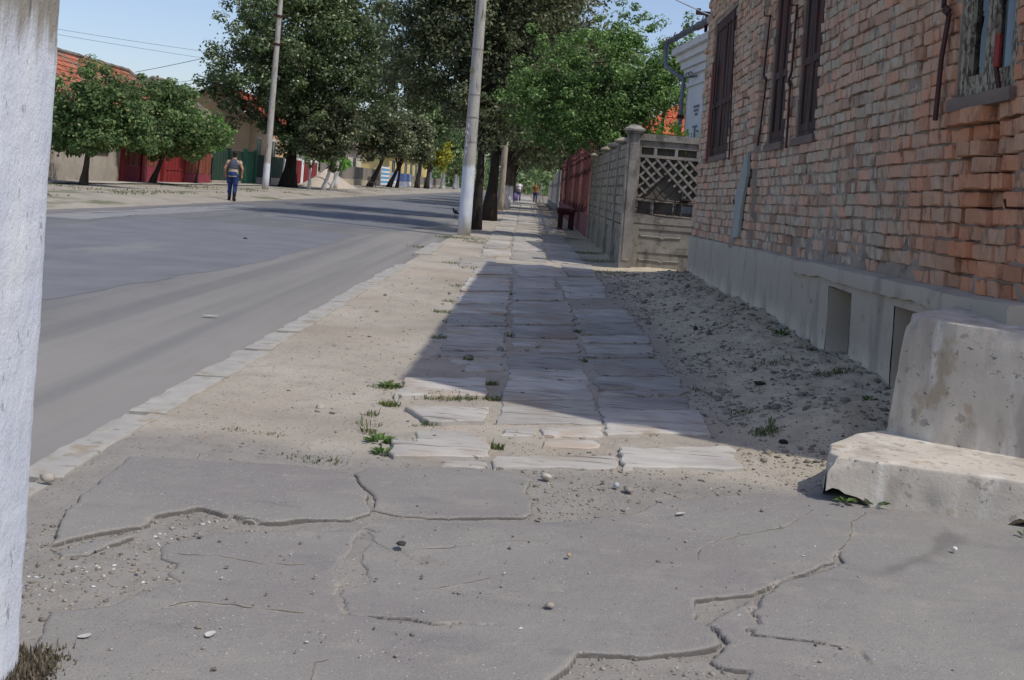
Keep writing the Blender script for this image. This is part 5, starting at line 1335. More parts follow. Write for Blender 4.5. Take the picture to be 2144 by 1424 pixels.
# the pole right beside the camera: a squarish shaft, lumpy with many coats of limewash
mb = MB(); nseg = 44; rows = 260; V = []; F = []
zs = np.concatenate([np.linspace(-.1, 2.2, 200), np.linspace(2.25, 8.5, 60)])
for j, z in enumerate(zs):
    hw_ = .165 - .012 * z
    for k in range(nseg):
        a = 2 * math.pi * k / nseg; ca, sa = math.cos(a), math.sin(a); e = .22
        x = hw_ * math.copysign(abs(ca) ** e, ca); y = hw_ * math.copysign(abs(sa) ** e, sa)
        r = 1 + (.028 * float(fbm(a * 2.2 + 3, z * 5, 4)) + .014 * float(fbm(a * 9, z * 22, 3))) * (1 if z < 1.45 else .5)
        V.append((x * r + .002 * z, y * r, z))
for j in range(len(zs) - 1):
    for k in range(nseg): F.append((j * nseg + k, j * nseg + (k + 1) % nseg, (j + 1) * nseg + (k + 1) % nseg, (j + 1) * nseg + k))
mb.add(V, F)
np_ = mb.build('shaft', pole_mat('limewashed_pole', 1.46, (148, 143, 132)), None, True)
near_pole = thing('utility_pole', 'thick limewashed concrete pole filling the left edge, close to the viewer', 'utility pole', (-1.247, 2.235, 0.0)); np_.parent = near_pole
mb = MB(); mb.tube([(.15, .0, 1.63), (.19, -.02, 1.63), (.195, -.02, 1.66)], .004, 6); mb.build('wire_hook', m_iron, near_pole, local=True)
def round_pole(label, x, y, h, r0, r1, zp, lean, mat, z0=0.0):
    p = thing('utility_pole', label, 'utility pole', (x, y, z0))
    mb = MB(); k = 16; mb.tube([(lean * h * i / k, 0, h * i / k - (.1 if i == 0 else 0)) for i in range(k + 1)], [r0 + (r1 - r0) * i / k for i in range(k + 1)], 20)
    mb.build('shaft', mat, p, True, local=True)
    return p
m_pole2 = pole_mat('painted_pole', 1.62, (182, 178, 169), False)
m_pole3 = pole_mat('painted_pole_left', 1.35, (184, 180, 171), False)
cp = round_pole('white footed concrete utility pole standing on the verge beside the flagstones', -1.50, 24.3, 8.6, .155, .105, 1.62, -.003, m_pole2)
for z in (2.15, 2.72, 3.25, 4.3):
    mb = MB(); mb.tube([(-.003 * z, 0, z), (-.003 * z, 0, z + .025)], .155 - .0058 * z + .006, 20)
    mb.build('casting_ring', m_conc, cp, local=True)
# chalky scrawl painted up the shaft
m_chalk = flat('chalk_white', srgb(206, 208, 210), .95)
mb = MB()
def scr(u0, z0, u1, z1):
    def P(u, z):
        a = -math.pi / 2 - .55 + u; r = .155 - .0058 * z + .003; return (r * math.cos(a) - .003 * z, r * math.sin(a), z)
    mb.tube([P(u0, z0), P(u1, z1)], .011, 5)
for s in ((-.35, 2.05, .05, 2.08), (-.15, 2.06, -.12, 2.2), (-.35, 2.26, .1, 2.34), (.1, 2.34, -.3, 2.42), (-.3, 2.22, -.3, 2.3), (-.35, 2.48, .05, 2.5), (.05, 2.5, .0, 2.58), (-.35, 2.56, .0, 2.58), (-.2, 1.85, .05, 1.95), (-.3, 1.8, -.2, 1.98)): scr(*s)
mb.build('chalk_scrawl', m_chalk, cp, local=True)
mb = MB(); mb.tube([(.135 - .0082 * z * 1.0, -.03, z) for z in np.linspace(4.2, 8.5, 8)], .016, 6); mb.build('lichen_strip', flat('lichen_strip', srgb(150, 130, 70), .8), cp, local=True)  # yellow lichen streak up the shaft, built as a thin tube
lp = round_pole('white footed concrete utility pole in front of the big linden', -13.25, 52, 10.5, .17, .11, 1.4, .004, m_pole3, .1)
mb = MB()
for z in (7.2, 8.6): mb.tube([(.004 * z, 0, z), (.004 * z, 0, z + .12)], .155, 12); mb.box(.004 * z - .3, .004 * z + .3, -.04, .04, z + .05, z + .1)
mb.build('clamp', m_iron, lp, local=True)
lpf = round_pole('white footed concrete pole near the sand pile across the road', -14.3, 76, 8, .17, .12, 2.2, .01, m_pole3, .1)
fp = round_pole('slim pale concrete pole behind the dark tree trunks by the flagstones', -1.52, 52, 8, .17, .12, 0.0, .004, pole_mat('plain_pole', 0.0, (176, 164, 144)))
m_wire = flat('wire_black', (.02, .02, .022), .7)
def wire(label, a, b, sag=.35, r=.011, group=None, mat=None):
    a, b = Vector(a), Vector(b); mb = MB()
    mb.tube([a.lerp(b, t) - Vector((0, 0, sag * 4 * t * (1 - t))) for t in np.linspace(0, 1, 17)], r, 5)
    o = mb.build('overhead_wire', mat or m_wire); tag(o, label, 'wire', group); place(o, a); return o
def top_left(z): return (-13.25 + .004 * z, 52, z + .1)
wire('upper of two thin wires sagging level over the orange roof', (-25.0, 46, 6.92), (-13.5, 60, 7.30), .12, .008)
wire('lower of two thin wires sagging level over the orange roof', (-25.0, 46, 6.72), (-13.5, 60, 6.86), .12, .008)
wire('dark service wire rising from the grey hipped roof to the linden', (-20.2, 52, 5.45), (-14.5, 52, 7.15), .05, .014)
wire('lowest dark wire rising from the weathered roof towards the linden', (-20.2, 57, 5.4), (-14.5, 58, 6.9), .05, .012)
m_wirew = flat('wire_grey', srgb(170, 172, 176), .7)
pw = Vector((A.lerp(B, .75).x, A.lerp(B, .75).y, 4.42)) + nr * .25
wire('pale service cable running down to the white house eave', (-1.4, 24.3, 8.2), pw, .25, .012, None, m_wirew)
wire('dark service cable above the pale one near the white house', (-1.4, 24.3, 8.5), pw + Vector((.1, -.2, .6)), .2, .008)
wire('dark cable crossing low between the fruit tree tips and the white house', (-1.4, 52, 7.6), (3.15, 21.9, 4.5), .25, .012)

# ================================================================== PEOPLE
def body_obj(name, mb, mat, parent, vox=.014, smooth=6):
    o = mb.build(name, mat, parent, True, local=True)
    r = o.modifiers.new('remesh', 'REMESH'); r.mode = 'VOXEL'; r.voxel_size = vox; r.use_smooth_shade = True
    s = o.modifiers.new('smooth', 'SMOOTH'); s.iterations = smooth; s.factor = .5
    return o
m_skin = flat('skin', srgb(186, 132, 106), .6, bump=.05); m_jeans = pm('blue_jeans', [(0.3, srgb(28, 42, 84)), (.7, srgb(52, 72, 124))], 9, bump=.3, bscale=90)
m_vest = flat('dark_grey_knit', srgb(84, 84, 96), .9); m_beigec = flat('beige_knit', srgb(176, 160, 142), .9); m_hair = flat('dark_hair', srgb(34, 26, 24), .6); m_boot = flat('black_boot', srgb(34, 28, 26), .5)
def walker(label, loc, rot, top, jeans, shoe, hair, vest=None, stride=.16, arms=((-.02, .0), (.02, .0)), lean=0.0, scale=1.0):
    p = thing('person', label, 'person', loc, rot=(0, 0, rot)); p.scale = (scale,) * 3
    # facing +y; skeleton in metres
    hipz, kneez, ankz = .86, .46, .085
    L = lambda s, t: (s * (.095 + 0 * t), 0, 0)
    legs = []
    for s, st in ((-1, stride), (1, -stride * .6)):
        hip = (s * .095, 0, hipz); knee = (s * .10, st * .55 + .03, kneez + .0); ank = (s * .105, st, ankz + (.02 if st < 0 else 0)); toe = (s * .12, st + .13, .035)
        legs.append((hip, knee, ank, toe))
    sh = 1.33; arm = []
    for s, (dx, dy) in zip((-1, 1), arms):
        arm.append(((s * .185, lean * .4, sh - .02), (s * .255 + dx, -.03 + dy * .5, 1.08), (s * .235 + dx, .03 + dy, .86)))
    b = MB()
    b.tube([(0, 0, .84), (0, .0, .95), (0, .01, 1.1), (0, lean * .3, 1.25), (0, lean * .45, 1.36), (0, lean * .5, 1.42)], [.15, .145, .13, .15, .12, .06], 14)
    for hip, knee, ank, toe in legs:
        b.tube([hip, ((hip[0] + knee[0]) / 2, (hip[1] + knee[1]) / 2, (hip[2] + knee[2]) / 2), knee, ((knee[0] + ank[0]) / 2, (knee[1] + ank[1]) / 2 - .015, (knee[2] + ank[2]) / 2 + .03), ank], [.098, .086, .062, .060, .042], 12)
        b.tube([(ank[0], ank[1] - .04, .045), toe], [.04, .032], 8)
    for a in arm:
        b.ell(a[0], (.062, .058, .06), 10, 8)
        b.tube(a, [.050, .042, .028], 10)
        h = Vector(a[2]); b.tube([h, h + Vector((0, .015, -.07))], [.030, .034], 8)
        for k in range(4): b.tube([h + Vector((0, -.022 + k * .016, -.065)), h + Vector((0, -.02 + k * .017, -.105)), h + Vector((-.012 * (1 if h.x > 0 else -1), .004 - .014 + k * .015, -.135 + .008 * abs(k - 1.5)))], [.0105, .0095, .008], 6)
        b.tube([h + Vector((0, .028, -.03)), h + Vector((0, .05, -.07))], [.011, .009], 6)
    hd = (0, .03 + lean * .6, 1.555)
    b.tube([(0, lean * .48, 1.36), (0, .02 + lean * .55, 1.48)], [.055, .05], 10)
    b.ell(hd, (.075, .092, .108), 14, 10); b.ell((0, hd[1] + .095, 1.545), (.014, .02, .022), 6, 6)
    for s in (-1, 1): b.ell((s * .078, hd[1] - .005, 1.55), (.012, .02, .032), 6, 6)
    body_obj('body', b, m_skin, p, .0105, 3)
    for s in (-1, 1): e = MB(); e.ell((s * .03, hd[1] + .083, 1.57), (.012, .008, .008), 8, 6); e.build('eye', flat('eye_dark', (.02, .02, .02), .3), p, True, local=True)
    h = MB(); h.ell((0, hd[1] - .018, hd[2] + .022), (.088, .092, .105), 14, 10); h.ell((0, hd[1] - .06, hd[2] - .03), (.07, .05, .07), 12, 8); body_obj('hair', h, hair, p, .014, 3)
    t = MB(); t.tube([(0, 0, .80), (0, .0, .92), (0, .01, 1.06), (0, lean * .3, 1.23), (0, lean * .42, 1.34), (0, lean * .46, 1.40)], [.182, .172, .150, .172, .150, .075], 16)
    for a in arm: t.tube([a[0], Vector(a[0]).lerp(Vector(a[1]), .38)], [.078, .062], 12)
    body_obj('top', t, top, p, .014, 4)
    if vest:
        v = MB(); v.tube([(0, -.012, 1.06), (0, -.012 + lean * .3, 1.22), (0, -.012 + lean * .42, 1.335), (0, -.0 + lean * .45, 1.38)], [.160, .176, .140, .10], 16); body_obj('vest', v, vest, p, .014, 3)
    j = MB(); j.tube([(0, -.01, .97), (0, -.02, .86), (0, -.015, .78)], [.158, .178, .12], 14)
    for hip, knee, ank, toe in legs:
        j.tube([hip, ((hip[0] + knee[0]) / 2, (hip[1] + knee[1]) / 2, (hip[2] + knee[2]) / 2), knee, ((knee[0] + ank[0]) / 2, (knee[1] + ank[1]) / 2 - .015, (knee[2] + ank[2]) / 2 + .03), (ank[0], ank[1], ank[2] + .06)], [.114, .098, .073, .070, .055], 12)
    body_obj('jeans', j, jeans, p, .014, 4)
    for hip, knee, ank, toe in legs:
        s = MB(); s.tube([(ank[0], ank[1], ank[2] + .17), (ank[0], ank[1], ank[2] + .02), (ank[0], ank[1] - .02, .05)], [.064, .056, .056], 10); s.tube([(ank[0], ank[1] - .05, .042), toe], [.047, .04], 10)
        body_obj('boot', s, shoe, p, .012, 2)
    return p
g = G(484, 420)
walker('person walking away on the far road edge in grey beige top and jeans', (g[0], g[1], -.01), .06, m_beigec, m_jeans, m_boot, m_hair, m_vest, .15, ((-.03, .06), (.05, -.02)), .10, 1.02)
m_whitec = flat('white_shirt', srgb(226, 228, 232), .9); m_purp = flat('purple_cloth', srgb(104, 92, 140), .9); m_ochre = flat('ochre_jacket', srgb(128, 92, 40), .9); m_grey_tr = flat('grey_trousers', srgb(92, 88, 110), .9)
walker('person in a white shirt far down the flagstone path', (-1.15, 92, .03), .0, m_whitec, m_grey_tr, m_boot, m_hair, None, .1, ((.0, .05), (.0, .05)), .04, 1.08)
walker('person in an ochre jacket and blue jeans far down the path by the fence', (.30, 93, .03), 3.0, m_ochre, m_jeans, m_boot, m_hair, None, .08, ((.0, .02), (.0, .02)), .0, 1.04)
bag = MB(); bag.ell((0, 0, .34), (.34, .22, .33), 14, 10); bag.tube([(-.12, 0, .62), (-.05, 0, .74), (.06, 0, .74), (.12, 0, .62)], .02, 6)
o = bag.build('bag', m_purp, None, True); tag(o, 'big purple bag beside the person in the white shirt', 'bag'); o.location = (-1.48, 91, .0)
st = thing('trestle', 'pale wooden trestle of crossed poles leaning near the far fence', 'trestle', (.72, 88, 0))
for a, b in (((-.25, 0, 0), (.05, .1, 1.75)), ((.35, .1, 0), (-.05, 0, 1.3)), ((-.05, .5, 0), (.05, .15, 1.7))): mb = MB(); mb.tube([a, b], .03, 6); mb.build('leg', m_palegrey, st, local=True)

# ================================================================== SMALL THINGS
# pigeon on the verge
pg = thing('pigeon', 'dark pigeon standing on the verge left of the white footed pole', 'bird', (*G(953, 454), 0), rot=(0, 0, 2.4))
mb = MB(); mb.tube([(-.20, 0, .10), (-.12, 0, .13), (-.03, 0, .165), (.06, 0, .19), (.10, 0, .23), (.115, 0, .27)], [.018, .04, .068, .06, .035, .028], 10); mb.ell((.122, 0, .285), (.032, .026, .028), 8, 6); mb.tube([(.145, 0, .283), (.175, 0, .276)], [.010, .003], 6)
body_obj('body', mb, flat('pigeon_grey', srgb(58, 60, 70), .6), pg, .008, 2)
for s in (-1, 1): mb = MB(); mb.tube([(0, s * .025, .11), (.005, s * .025, 0), (.04, s * .025, 0.004)], .006, 5); mb.build('leg', flat('pigeon_leg', srgb(130, 70, 60)), pg, local=True)
# stones and litter one can point at
def stone(label, px, py, w, h, col, zadd=0.0, name='stone', sy=.8):
    p = G(px, py, zadd); z = float(zg(p[0], p[1])) if zadd == 0 else zadd
    V = ICO_V * np.array([w / 2, w / 2 * sy, h / 2]) * (1 + .15 * rng.standard_normal((12, 1)))
    me = np_mesh(name, V + np.array([0, 0, h * .35]), ICO_F); o = link_mesh(name, me, flat('stone_' + str(px), col, .9)); o.location = (p[0], p[1], z); o.rotation_euler = (0, 0, random.random() * 6); tag(o, label, 'stone'); return o
stone('dark stone lying at the foot of the rubble slope', 1454, 708, .05, .05, srgb(74, 70, 68))
stone('grey rounded stone in the gap beside the middle flagstones', 1048, 740, .075, .06, srgb(132, 128, 122))
stone('small round white pebble on the asphalt near the steps', 1998, 1154, .026, .022, srgb(226, 222, 212), .028)
stone('dark chip of asphalt beside the curved crack', 840, 1140, .04, .015, srgb(70, 66, 62), .02)
stone('tan pebble in the middle of the asphalt', 1191, 1165, .022, .014, srgb(176, 154, 124), .018)
stone('pale flat pebble right of the middle of the asphalt', 1152, 1270, .032, .014, srgb(160, 152, 138), .018)
stone('white stone in the gravel hole before the flagstones', 1143, 1003, .06, .03, srgb(196, 188, 172), .012)
stone('blue grey stone in the gravel hole', 1290, 1020, .035, .025, srgb(176, 178, 180), .012)
stone('large flat grey stone half sunk in the gravel hole', 1316, 1028, .06, .02, srgb(146, 140, 130), .012)
stone('pale stone beside the kerb gap at lower left', 98, 1008, .05, .035, srgb(176, 168, 154), .012)
stone('dark lump on the far asphalt of the road', 513, 501, .09, .04, srgb(58, 56, 54), -.02)
stone('brown clod on the rubble below the cellar opening', 1590, 830, .09, .03, srgb(66, 60, 54))
stone('pale broken stone shard by the plinth foot', 1810, 832, .1, .03, srgb(158, 150, 138))
stone('black charred lump at the edge of the sunlit gravel', 1640, 938, .06, .025, srgb(46, 42, 40))
def leaf_obj(label, px, py, L, col, z=.02, cat='leaf', w=.45):
    p = G(px, py, z); a = random.random() * 6; mb = MB(); n = 10
    V = [(L / 2 * math.cos(t), L / 2 * w * math.sin(t) * (1 + .2 * math.sin(3 * t)), .002 + (.008 * abs(math.sin(t)) if cat == 'leaf' else .001)) for t in np.linspace(0, 6.283, n, endpoint=False)]
    mb.add(V + [(0, 0, .002)], [(i, (i + 1) % n, n) for i in range(n)]); o = mb.build('fallen_leaf' if cat == 'leaf' else 'paper_scrap', flat('leaf_' + str(px), col, .8)); o.location = (p[0], p[1], z); o.rotation_euler = (0, 0, a); tag(o, label, cat)
leaf_obj('torn white paper scrap lying on the road', 441, 661, .13, srgb(190, 188, 184), -.01, 'paper', .35)
leaf_obj('dry tan leaf on the road close to the kerb', 640, 677, .09, srgb(168, 120, 70), .0)
leaf_obj('bright yellow leaf on the dirt verge', 426, 920, .022, srgb(200, 150, 40), .02)
leaf_obj('dark flattened rag on the far lane of the road', 568, 441, .3, srgb(70, 66, 62), -.012, 'rag', .4)
leaf_obj('flat white chip glued on the asphalt at bottom left', 440, 1329, .038, srgb(196, 192, 184), .0125, 'chip', .6)
leaf_obj('pale chip on the asphalt above the bottom left corner', 177, 1333, .035, srgb(186, 182, 174), .0125, 'chip', .6)
leaf_obj('long pale chip near the gravel hole on the asphalt', 1425, 1076, .05, srgb(184, 178, 168), .0145, 'chip', .4)
# cut dry tuft at the foot of the near pole
m_dry = leaf_mat('dry_stalk', [(0, srgb(84, 76, 64)), (.5, srgb(108, 99, 84)), (1, srgb(134, 125, 106))], .15, 1.2)
a = rng.random(1500); c = np.array([-1.085, 2.43])
pts = np.c_[c[0] + .075 * a ** .8 - .02 + .02 * rng.standard_normal(1500), c[1] - .06 + .05 * rng.standard_normal(1500), np.full(1500, .008)]
o = blade_mesh('dry_tuft', pts, (.034 * (1 - a * .6)), m_dry, .0035, .35); o['kind'] = 'thing'; tag(o, 'tuft of dry cut stalks at the foot of the near limewashed pole', 'dry grass'); place(o, (-1.05, 2.38, .01))
# weeds one can point at
m_weed = leaf_mat('weed_leaf', [(0, srgb(70, 100, 44)), (.6, srgb(96, 130, 58)), (1, srgb(130, 150, 84))], .3, .8)
def weed(label, px, py, r, h, n, lw, z=None):
    p = G(px, py, 0.0 if z is None else z); zz = float(zg(*p)) if z is None else z
    a = rng.random(n) * 6.283; rr = r * np.sqrt(rng.random(n)); pts = np.c_[np.cos(a) * rr * .35, np.sin(a) * rr * .35, np.zeros(n)]
    V = []; F = []
    for i in range(n):
        d = np.array([math.cos(a[i]), math.sin(a[i]), 0]); s = np.array([-d[1], d[0], 0]); L = r * random.uniform(.5, 1); hh = h * random.uniform(.3, 1); b = pts[i]
        k = len(V); V += [b, b + d * L * .5 + s * lw + [0, 0, hh * .7], b + d * L + [0, 0, hh * .75], b + d * L * .5 - s * lw + [0, 0, hh * .7]]; F.append((k, k + 1, k + 2, k + 3))
    mb = MB(); mb.add(V, F); o = mb.build('weed', m_weed); o.location = (p[0], p[1], zz); tag(o, label, 'weed'); return o
weed('leafy green weed at the tip of the nearest left flagstone', 795, 925, .075, .035, 40, .009)
weed('small green weed just below the leafy one near the asphalt edge', 800, 950, .06, .03, 22, .008)
weed('green weed at the left end of the raised flagstone', 815, 810, .08, .03, 34, .008)
weed('tiny green seedlings under the worn corner of the lower step', 1768, 1050, .05, .02, 16, .008, .03)
weed('green seedlings below the front edge of the lower step', 1835, 1056, .055, .025, 18, .008, .03)
weed('green sprig at the right end of the gap under the lower step', 2142, 1119, .03, .02, 9, .007, .03)
weed('tall thin grass weed at the edge of the sunlit gravel', 1611, 918, .04, .13, 16, .004)
weed('leafy weed below the cellar opening', 1815, 903, .05, .04, 14, .01)
weed('low leafy weed on the rubble slope near the plinth crack', 1630, 748, .09, .07, 26, .010)
weed('green plant at the far kerb below the blue fence', 868, 388, 1.3, .7, 60, .12, .1)
# ================================================================== TREES
def bark_mat(name, c0, c1, zp=None):
    layers = [dict(c=tuple(x * .55 for x in c0), s=7, t=(.5, .66), st=(1, 1, .2), a=.7)]
    if zp: layers.append(dict(c=srgb(198, 198, 194), z=(zp, -.06, .35), s=5)); layers.append(dict(c=c1, s=9, t=(.6, .68), st=(1, 1, .4), a=.7))
    return pm(name, [(.3, c0), (.7, c1)], 5, st=(1, 1, .3), bump=.8, bscale=18, bdist=.03, layers=layers)
m_bark = bark_mat('bark', srgb(62, 54, 46), srgb(92, 82, 70)); m_bark_d = bark_mat('dark_bark', srgb(46, 40, 36), srgb(70, 62, 54)); m_bark_w = bark_mat('limed_bark', srgb(66, 58, 50), srgb(96, 86, 74), 1.25)
L_LIND = leaf_mat('linden_leaf', [(0, srgb(48, 60, 38)), (.5, srgb(66, 78, 48)), (.85, srgb(78, 92, 58)), (.93, srgb(128, 136, 110)), (1, srgb(168, 172, 148))])
L_DARK = leaf_mat('dull_leaf', [(0, srgb(50, 58, 42)), (.55, srgb(70, 78, 54)), (.85, srgb(96, 100, 74)), (1, srgb(138, 134, 108))], .45, 2.3)
L_GREEN = leaf_mat('fresh_leaf', [(0, srgb(50, 70, 38)), (.5, srgb(70, 92, 50)), (.85, srgb(94, 114, 68)), (1, srgb(132, 154, 104))], .5, 2.6)
L_SMALL = leaf_mat('plum_leaf', [(0, srgb(50, 68, 40)), (.55, srgb(68, 88, 52)), (.9, srgb(96, 110, 70)), (1, srgb(106, 106, 70))])
L_BRIGHT = leaf_mat('bright_leaf', [(0, srgb(62, 104, 44)), (.6, srgb(84, 132, 54)), (1, srgb(120, 158, 78))], .4, 1.5)
L_YELL = leaf_mat('yellowing_leaf', [(0, srgb(88, 104, 42)), (.5, srgb(128, 132, 50)), (1, srgb(178, 164, 66))], .4, 1.6)
L_FAR = leaf_mat('far_leaf', [(0, srgb(66, 82, 54)), (.6, srgb(88, 104, 68)), (1, srgb(116, 126, 90))])
def leaves(C, R, N, size, aspect=.62, flatten=.75, droop=.25):
    """leaf faces round the twig ends C (k,3), radius R (k), N each"""
    idx = np.repeat(np.arange(len(C)), N); n = len(idx)
    d = rng.standard_normal((n, 3)); d /= np.linalg.norm(d, axis=1, keepdims=True)
    rad = rng.random(n) ** .33
    P = C[idx] + d * (R[idx] * rad)[:, None] * np.array([1, 1, flatten])
    nr_ = d * .8 + rng.standard_normal((n, 3)) * .42 + np.array([0, 0, .5]); nr_ /= np.linalg.norm(nr_, axis=1, keepdims=True)
    t = rng.standard_normal((n, 3)) + np.array([0, 0, -droop]) + d * .4; t -= nr_ * (t * nr_).sum(1, keepdims=True); t /= np.linalg.norm(t, axis=1, keepdims=True)
    b = np.cross(nr_, t); s = (size * rng.uniform(.6, 1.25, n))[:, None]
    V = np.stack([P - t * s * .5, P + b * s * aspect * .5 + nr_ * s * .06, P + t * s * .5, P - b * s * aspect * .5 + nr_ * s * .06], 1)
    return V.reshape(-1, 3), np.arange(n * 4).reshape(-1, 4)
def tree(name, label, x, y, stems, ells, leafm, barkm, nclu, rclu, nleaf, size, group=None, z0=0.0, cat='tree', limbs=10, shell=.45, sprigs=(), loose=.12):
    """stems: list of (dx, dy, lean_x, lean_y, height, radius); ells: crown ellipsoids (cx, cy, cz, rx, ry, rz)"""
    t = thing(name, label, cat, (x, y, z0), group)
    ells = np.array(ells, float); vol = ells[:, 3] * ells[:, 4] * ells[:, 5]; pr = vol ** .8 / (vol ** .8).sum()
    which = rng.choice(len(ells), nclu, p=pr); E = ells[which]
    d = rng.standard_normal((nclu, 3)); d /= np.linalg.norm(d, axis=1, keepdims=True)
    r = (shell + (1 - shell) * rng.random(nclu)) * (1 + .17 * rng.standard_normal(nclu))
    r = np.where(rng.random(nclu) < .07, r * rng.uniform(1.15, 1.4, nclu), r)
    C = E[:, :3] + d * r[:, None] * E[:, 3:6]
    for s in sprigs: C = np.vstack([C, [s]])
    R = rclu * rng.uniform(.55, 1.25, len(C))
    V, F = leaves(C, R, nleaf, size)
    # loose twigs of leaves filling between
    k = int(len(C) * loose * nleaf)
    if k:
        w2 = rng.choice(len(ells), k, p=pr); d2 = rng.standard_normal((k, 3)); d2 /= np.linalg.norm(d2, axis=1, keepdims=True)
        C2 = ells[w2, :3] + d2 * ells[w2, 3:6] * (rng.random(k) ** .4 * 1.05)[:, None]; V2, F2 = leaves(C2, np.full(k, size), 1, size); F = np.vstack([F, F2 + len(V)]); V = np.vstack([V, V2])
    o = link_mesh('crown', np_mesh('crown', V, F), leafm, t)
    mb = MB()
    tops = []
    for (dx, dy, lx, ly, h, rr) in stems:
        pts = [(dx + lx * q + .03 * h * math.sin(q * 4 + dx) * q, dy + ly * q, h * q - (.15 if q == 0 else 0)) for q in np.linspace(0, 1, 7)]
        mb.tube(pts, [rr * (1.45 if i == 0 else 1.12 if i == 1 else 1 - .09 * i) for i in range(7)], 12)
        tops.append((Vector(pts[-1]), Vector(pts[-2]), Vector(pts[-3]), rr))
    for i in range(limbs):
        c = Vector(C[rng.integers(len(C))]); tp = tops[i % len(tops)]; s = tp[rng.integers(3)] if False else tp[random.randrange(3)]
        m1 = s.lerp(c, .4) + Vector((random.uniform(-.1, .1), random.uniform(-.1, .1), .12 * (c - s).length)); rr = tp[3] * random.uniform(.2, .36)
        mb.tube([s, m1, s.lerp(c, .75) + Vector((0, 0, .08 * (c - s).length)), c], [rr, rr * .65, rr * .35, rr * .1], 7)
        for q in range(2):
            c2 = Vector(C[rng.integers(len(C))])
            if (c2 - m1).length < (c - s).length * .9: mb.tube([m1, m1.lerp(c2, .5) + Vector((0, 0, .1)), c2], [rr * .45, rr * .25, rr * .06], 6)
    tr = mb.build('trunk', barkm, t, True, local=True)
    return t
tree('fruit_tree', 'small round tree on the far verge nearest the left edge', -15.35, 35.7, [(0, 0, .08, 0, 1.5, .13)], [(0.1, 0, 2.6, 1.85, 1.6, 1.45), (1.2, .3, 2.2, 1.3, 1.2, 1.0), (-.8, 0, 2.0, 1.2, 1.2, .95), (.4, -.3, 1.75, 1.4, 1.1, .6)], L_SMALL, m_bark, 230, .36, 95, .15, z0=.1, limbs=14)
tree('fruit_tree', 'small leaning tree in front of the red gate across the road', -16.4, 45, [(0, 0, .5, 0, 1.6, .14)], [(.3, 0, 3.0, 2.0, 1.6, 1.6), (1.5, 0, 2.3, 1.4, 1.3, 1.1), (-1.1, 0, 2.5, 1.4, 1.2, 1.2), (.3, -.3, 2.0, 1.6, 1.2, .7)], L_SMALL, m_bark_d, 250, .4, 90, .17, z0=.1, limbs=14)
tree('bush', 'bright green rounded bush hanging over the brown fence', -16.6, 52.5, [(-.3, 0, .1, 0, 1.8, .07)], [(.2, 0, 2.55, 1.25, 1.2, .85), (-.9, .3, 2.9, .9, .9, .7)], L_BRIGHT, m_bark, 90, .34, 80, .16, z0=.1, cat='bush', limbs=6)
tree('linden', 'huge dense linden with dark green crown behind the left utility pole', -15.4, 66, [(0, 0, .1, 0, 3.2, .48), (0, 0, .2, .2, 6.5, .25)],
     [(.6, 0, 9.2, 5.6, 5.4, 4.6), (-1.5, 0, 7.0, 4.6, 4.5, 3.0), (3.2, 0, 7.2, 4.4, 4.2, 3.4), (.3, -.5, 4.6, 3.2, 3.0, 2.2), (-.6, 0, 12, 3.4, 3.2, 2.6), (-4.7, 0, 6.1, 1.6, 1.6, 1.1), (1.4, -.6, 3.3, 2.2, 2.0, 1.5), (2.8, 0, 11.2, 3.6, 3.2, 2.6)], L_LIND, m_bark_d, 900, .70, 95, .23, z0=.1, limbs=26, shell=.55, loose=.05)
tree('young_tree', 'dark young tree with three limed stems right of the linden trunk', -13.4, 63, [(0, 0, -.1, 0, 2.0, .10), (.75, .3, .6, 0, 2.2, .13), (1.1, .6, .9, 0, 2.3, .09)], [(.8, 0, 3.6, 1.7, 1.6, 1.8), (.4, 0, 2.8, 1.3, 1.2, .9), (1.6, .5, 4.4, 1.3, 1.3, 1.3)], L_DARK, m_bark_w, 130, .5, 75, .22, z0=.1, limbs=12)
tree('shade_tree', 'grey green tree with slanting dark trunk above the weathered bench', -16.2, 104, [(0, 0, 1.4, 0, 3.4, .28)], [(1.0, 0, 6.2, 2.9, 2.6, 3.1), (2.4, 0, 4.8, 2.0, 2.0, 1.7), (-.6, 0, 5.0, 1.9, 1.9, 1.6)], L_DARK, m_bark_d, 190, .75, 70, .36, z0=.1, limbs=12)
tree('shade_tree', 'second grey green tree leaning next to the slatted gate', -15.9, 116, [(0, 0, 1.2, 0, 3.2, .26), (.9, 0, .3, 0, 3, .18)], [(1.6, 0, 6.0, 2.8, 2.6, 2.9), (2.8, 0, 4.6, 1.8, 1.8, 1.6)], L_DARK, m_bark_d, 160, .75, 70, .38, z0=.1, limbs=10)
tree('shade_tree', 'tall dark trunked tree in front of the yellow house', -15.2, 138, [(0, 0, .2, 0, 5, .3), (1.2, .5, .3, 0, 5, .28)], [(.5, 0, 8.5, 3.6, 3.2, 4.0), (2.2, 0, 10.5, 3.0, 3, 3.2)], L_FAR, m_bark_d, 180, .95, 60, .5, z0=.1, limbs=10)
tree('young_tree', 'yellow leaved young tree with limed trunk beside the far road bend', -14.4, 146, [(0, 0, .1, 0, 3.0, .26)], [(.3, 0, 5.4, 2.3, 2.0, 2.3), (1.2, 0, 4.4, 1.5, 1.5, 1.3), (-.8, 0, 4.2, 1.3, 1.3, 1.1)], L_YELL, bark_mat('limed_bark_tall', srgb(66, 58, 50), srgb(96, 86, 74), 2.3), 110, .7, 60, .42, z0=.1, limbs=10)
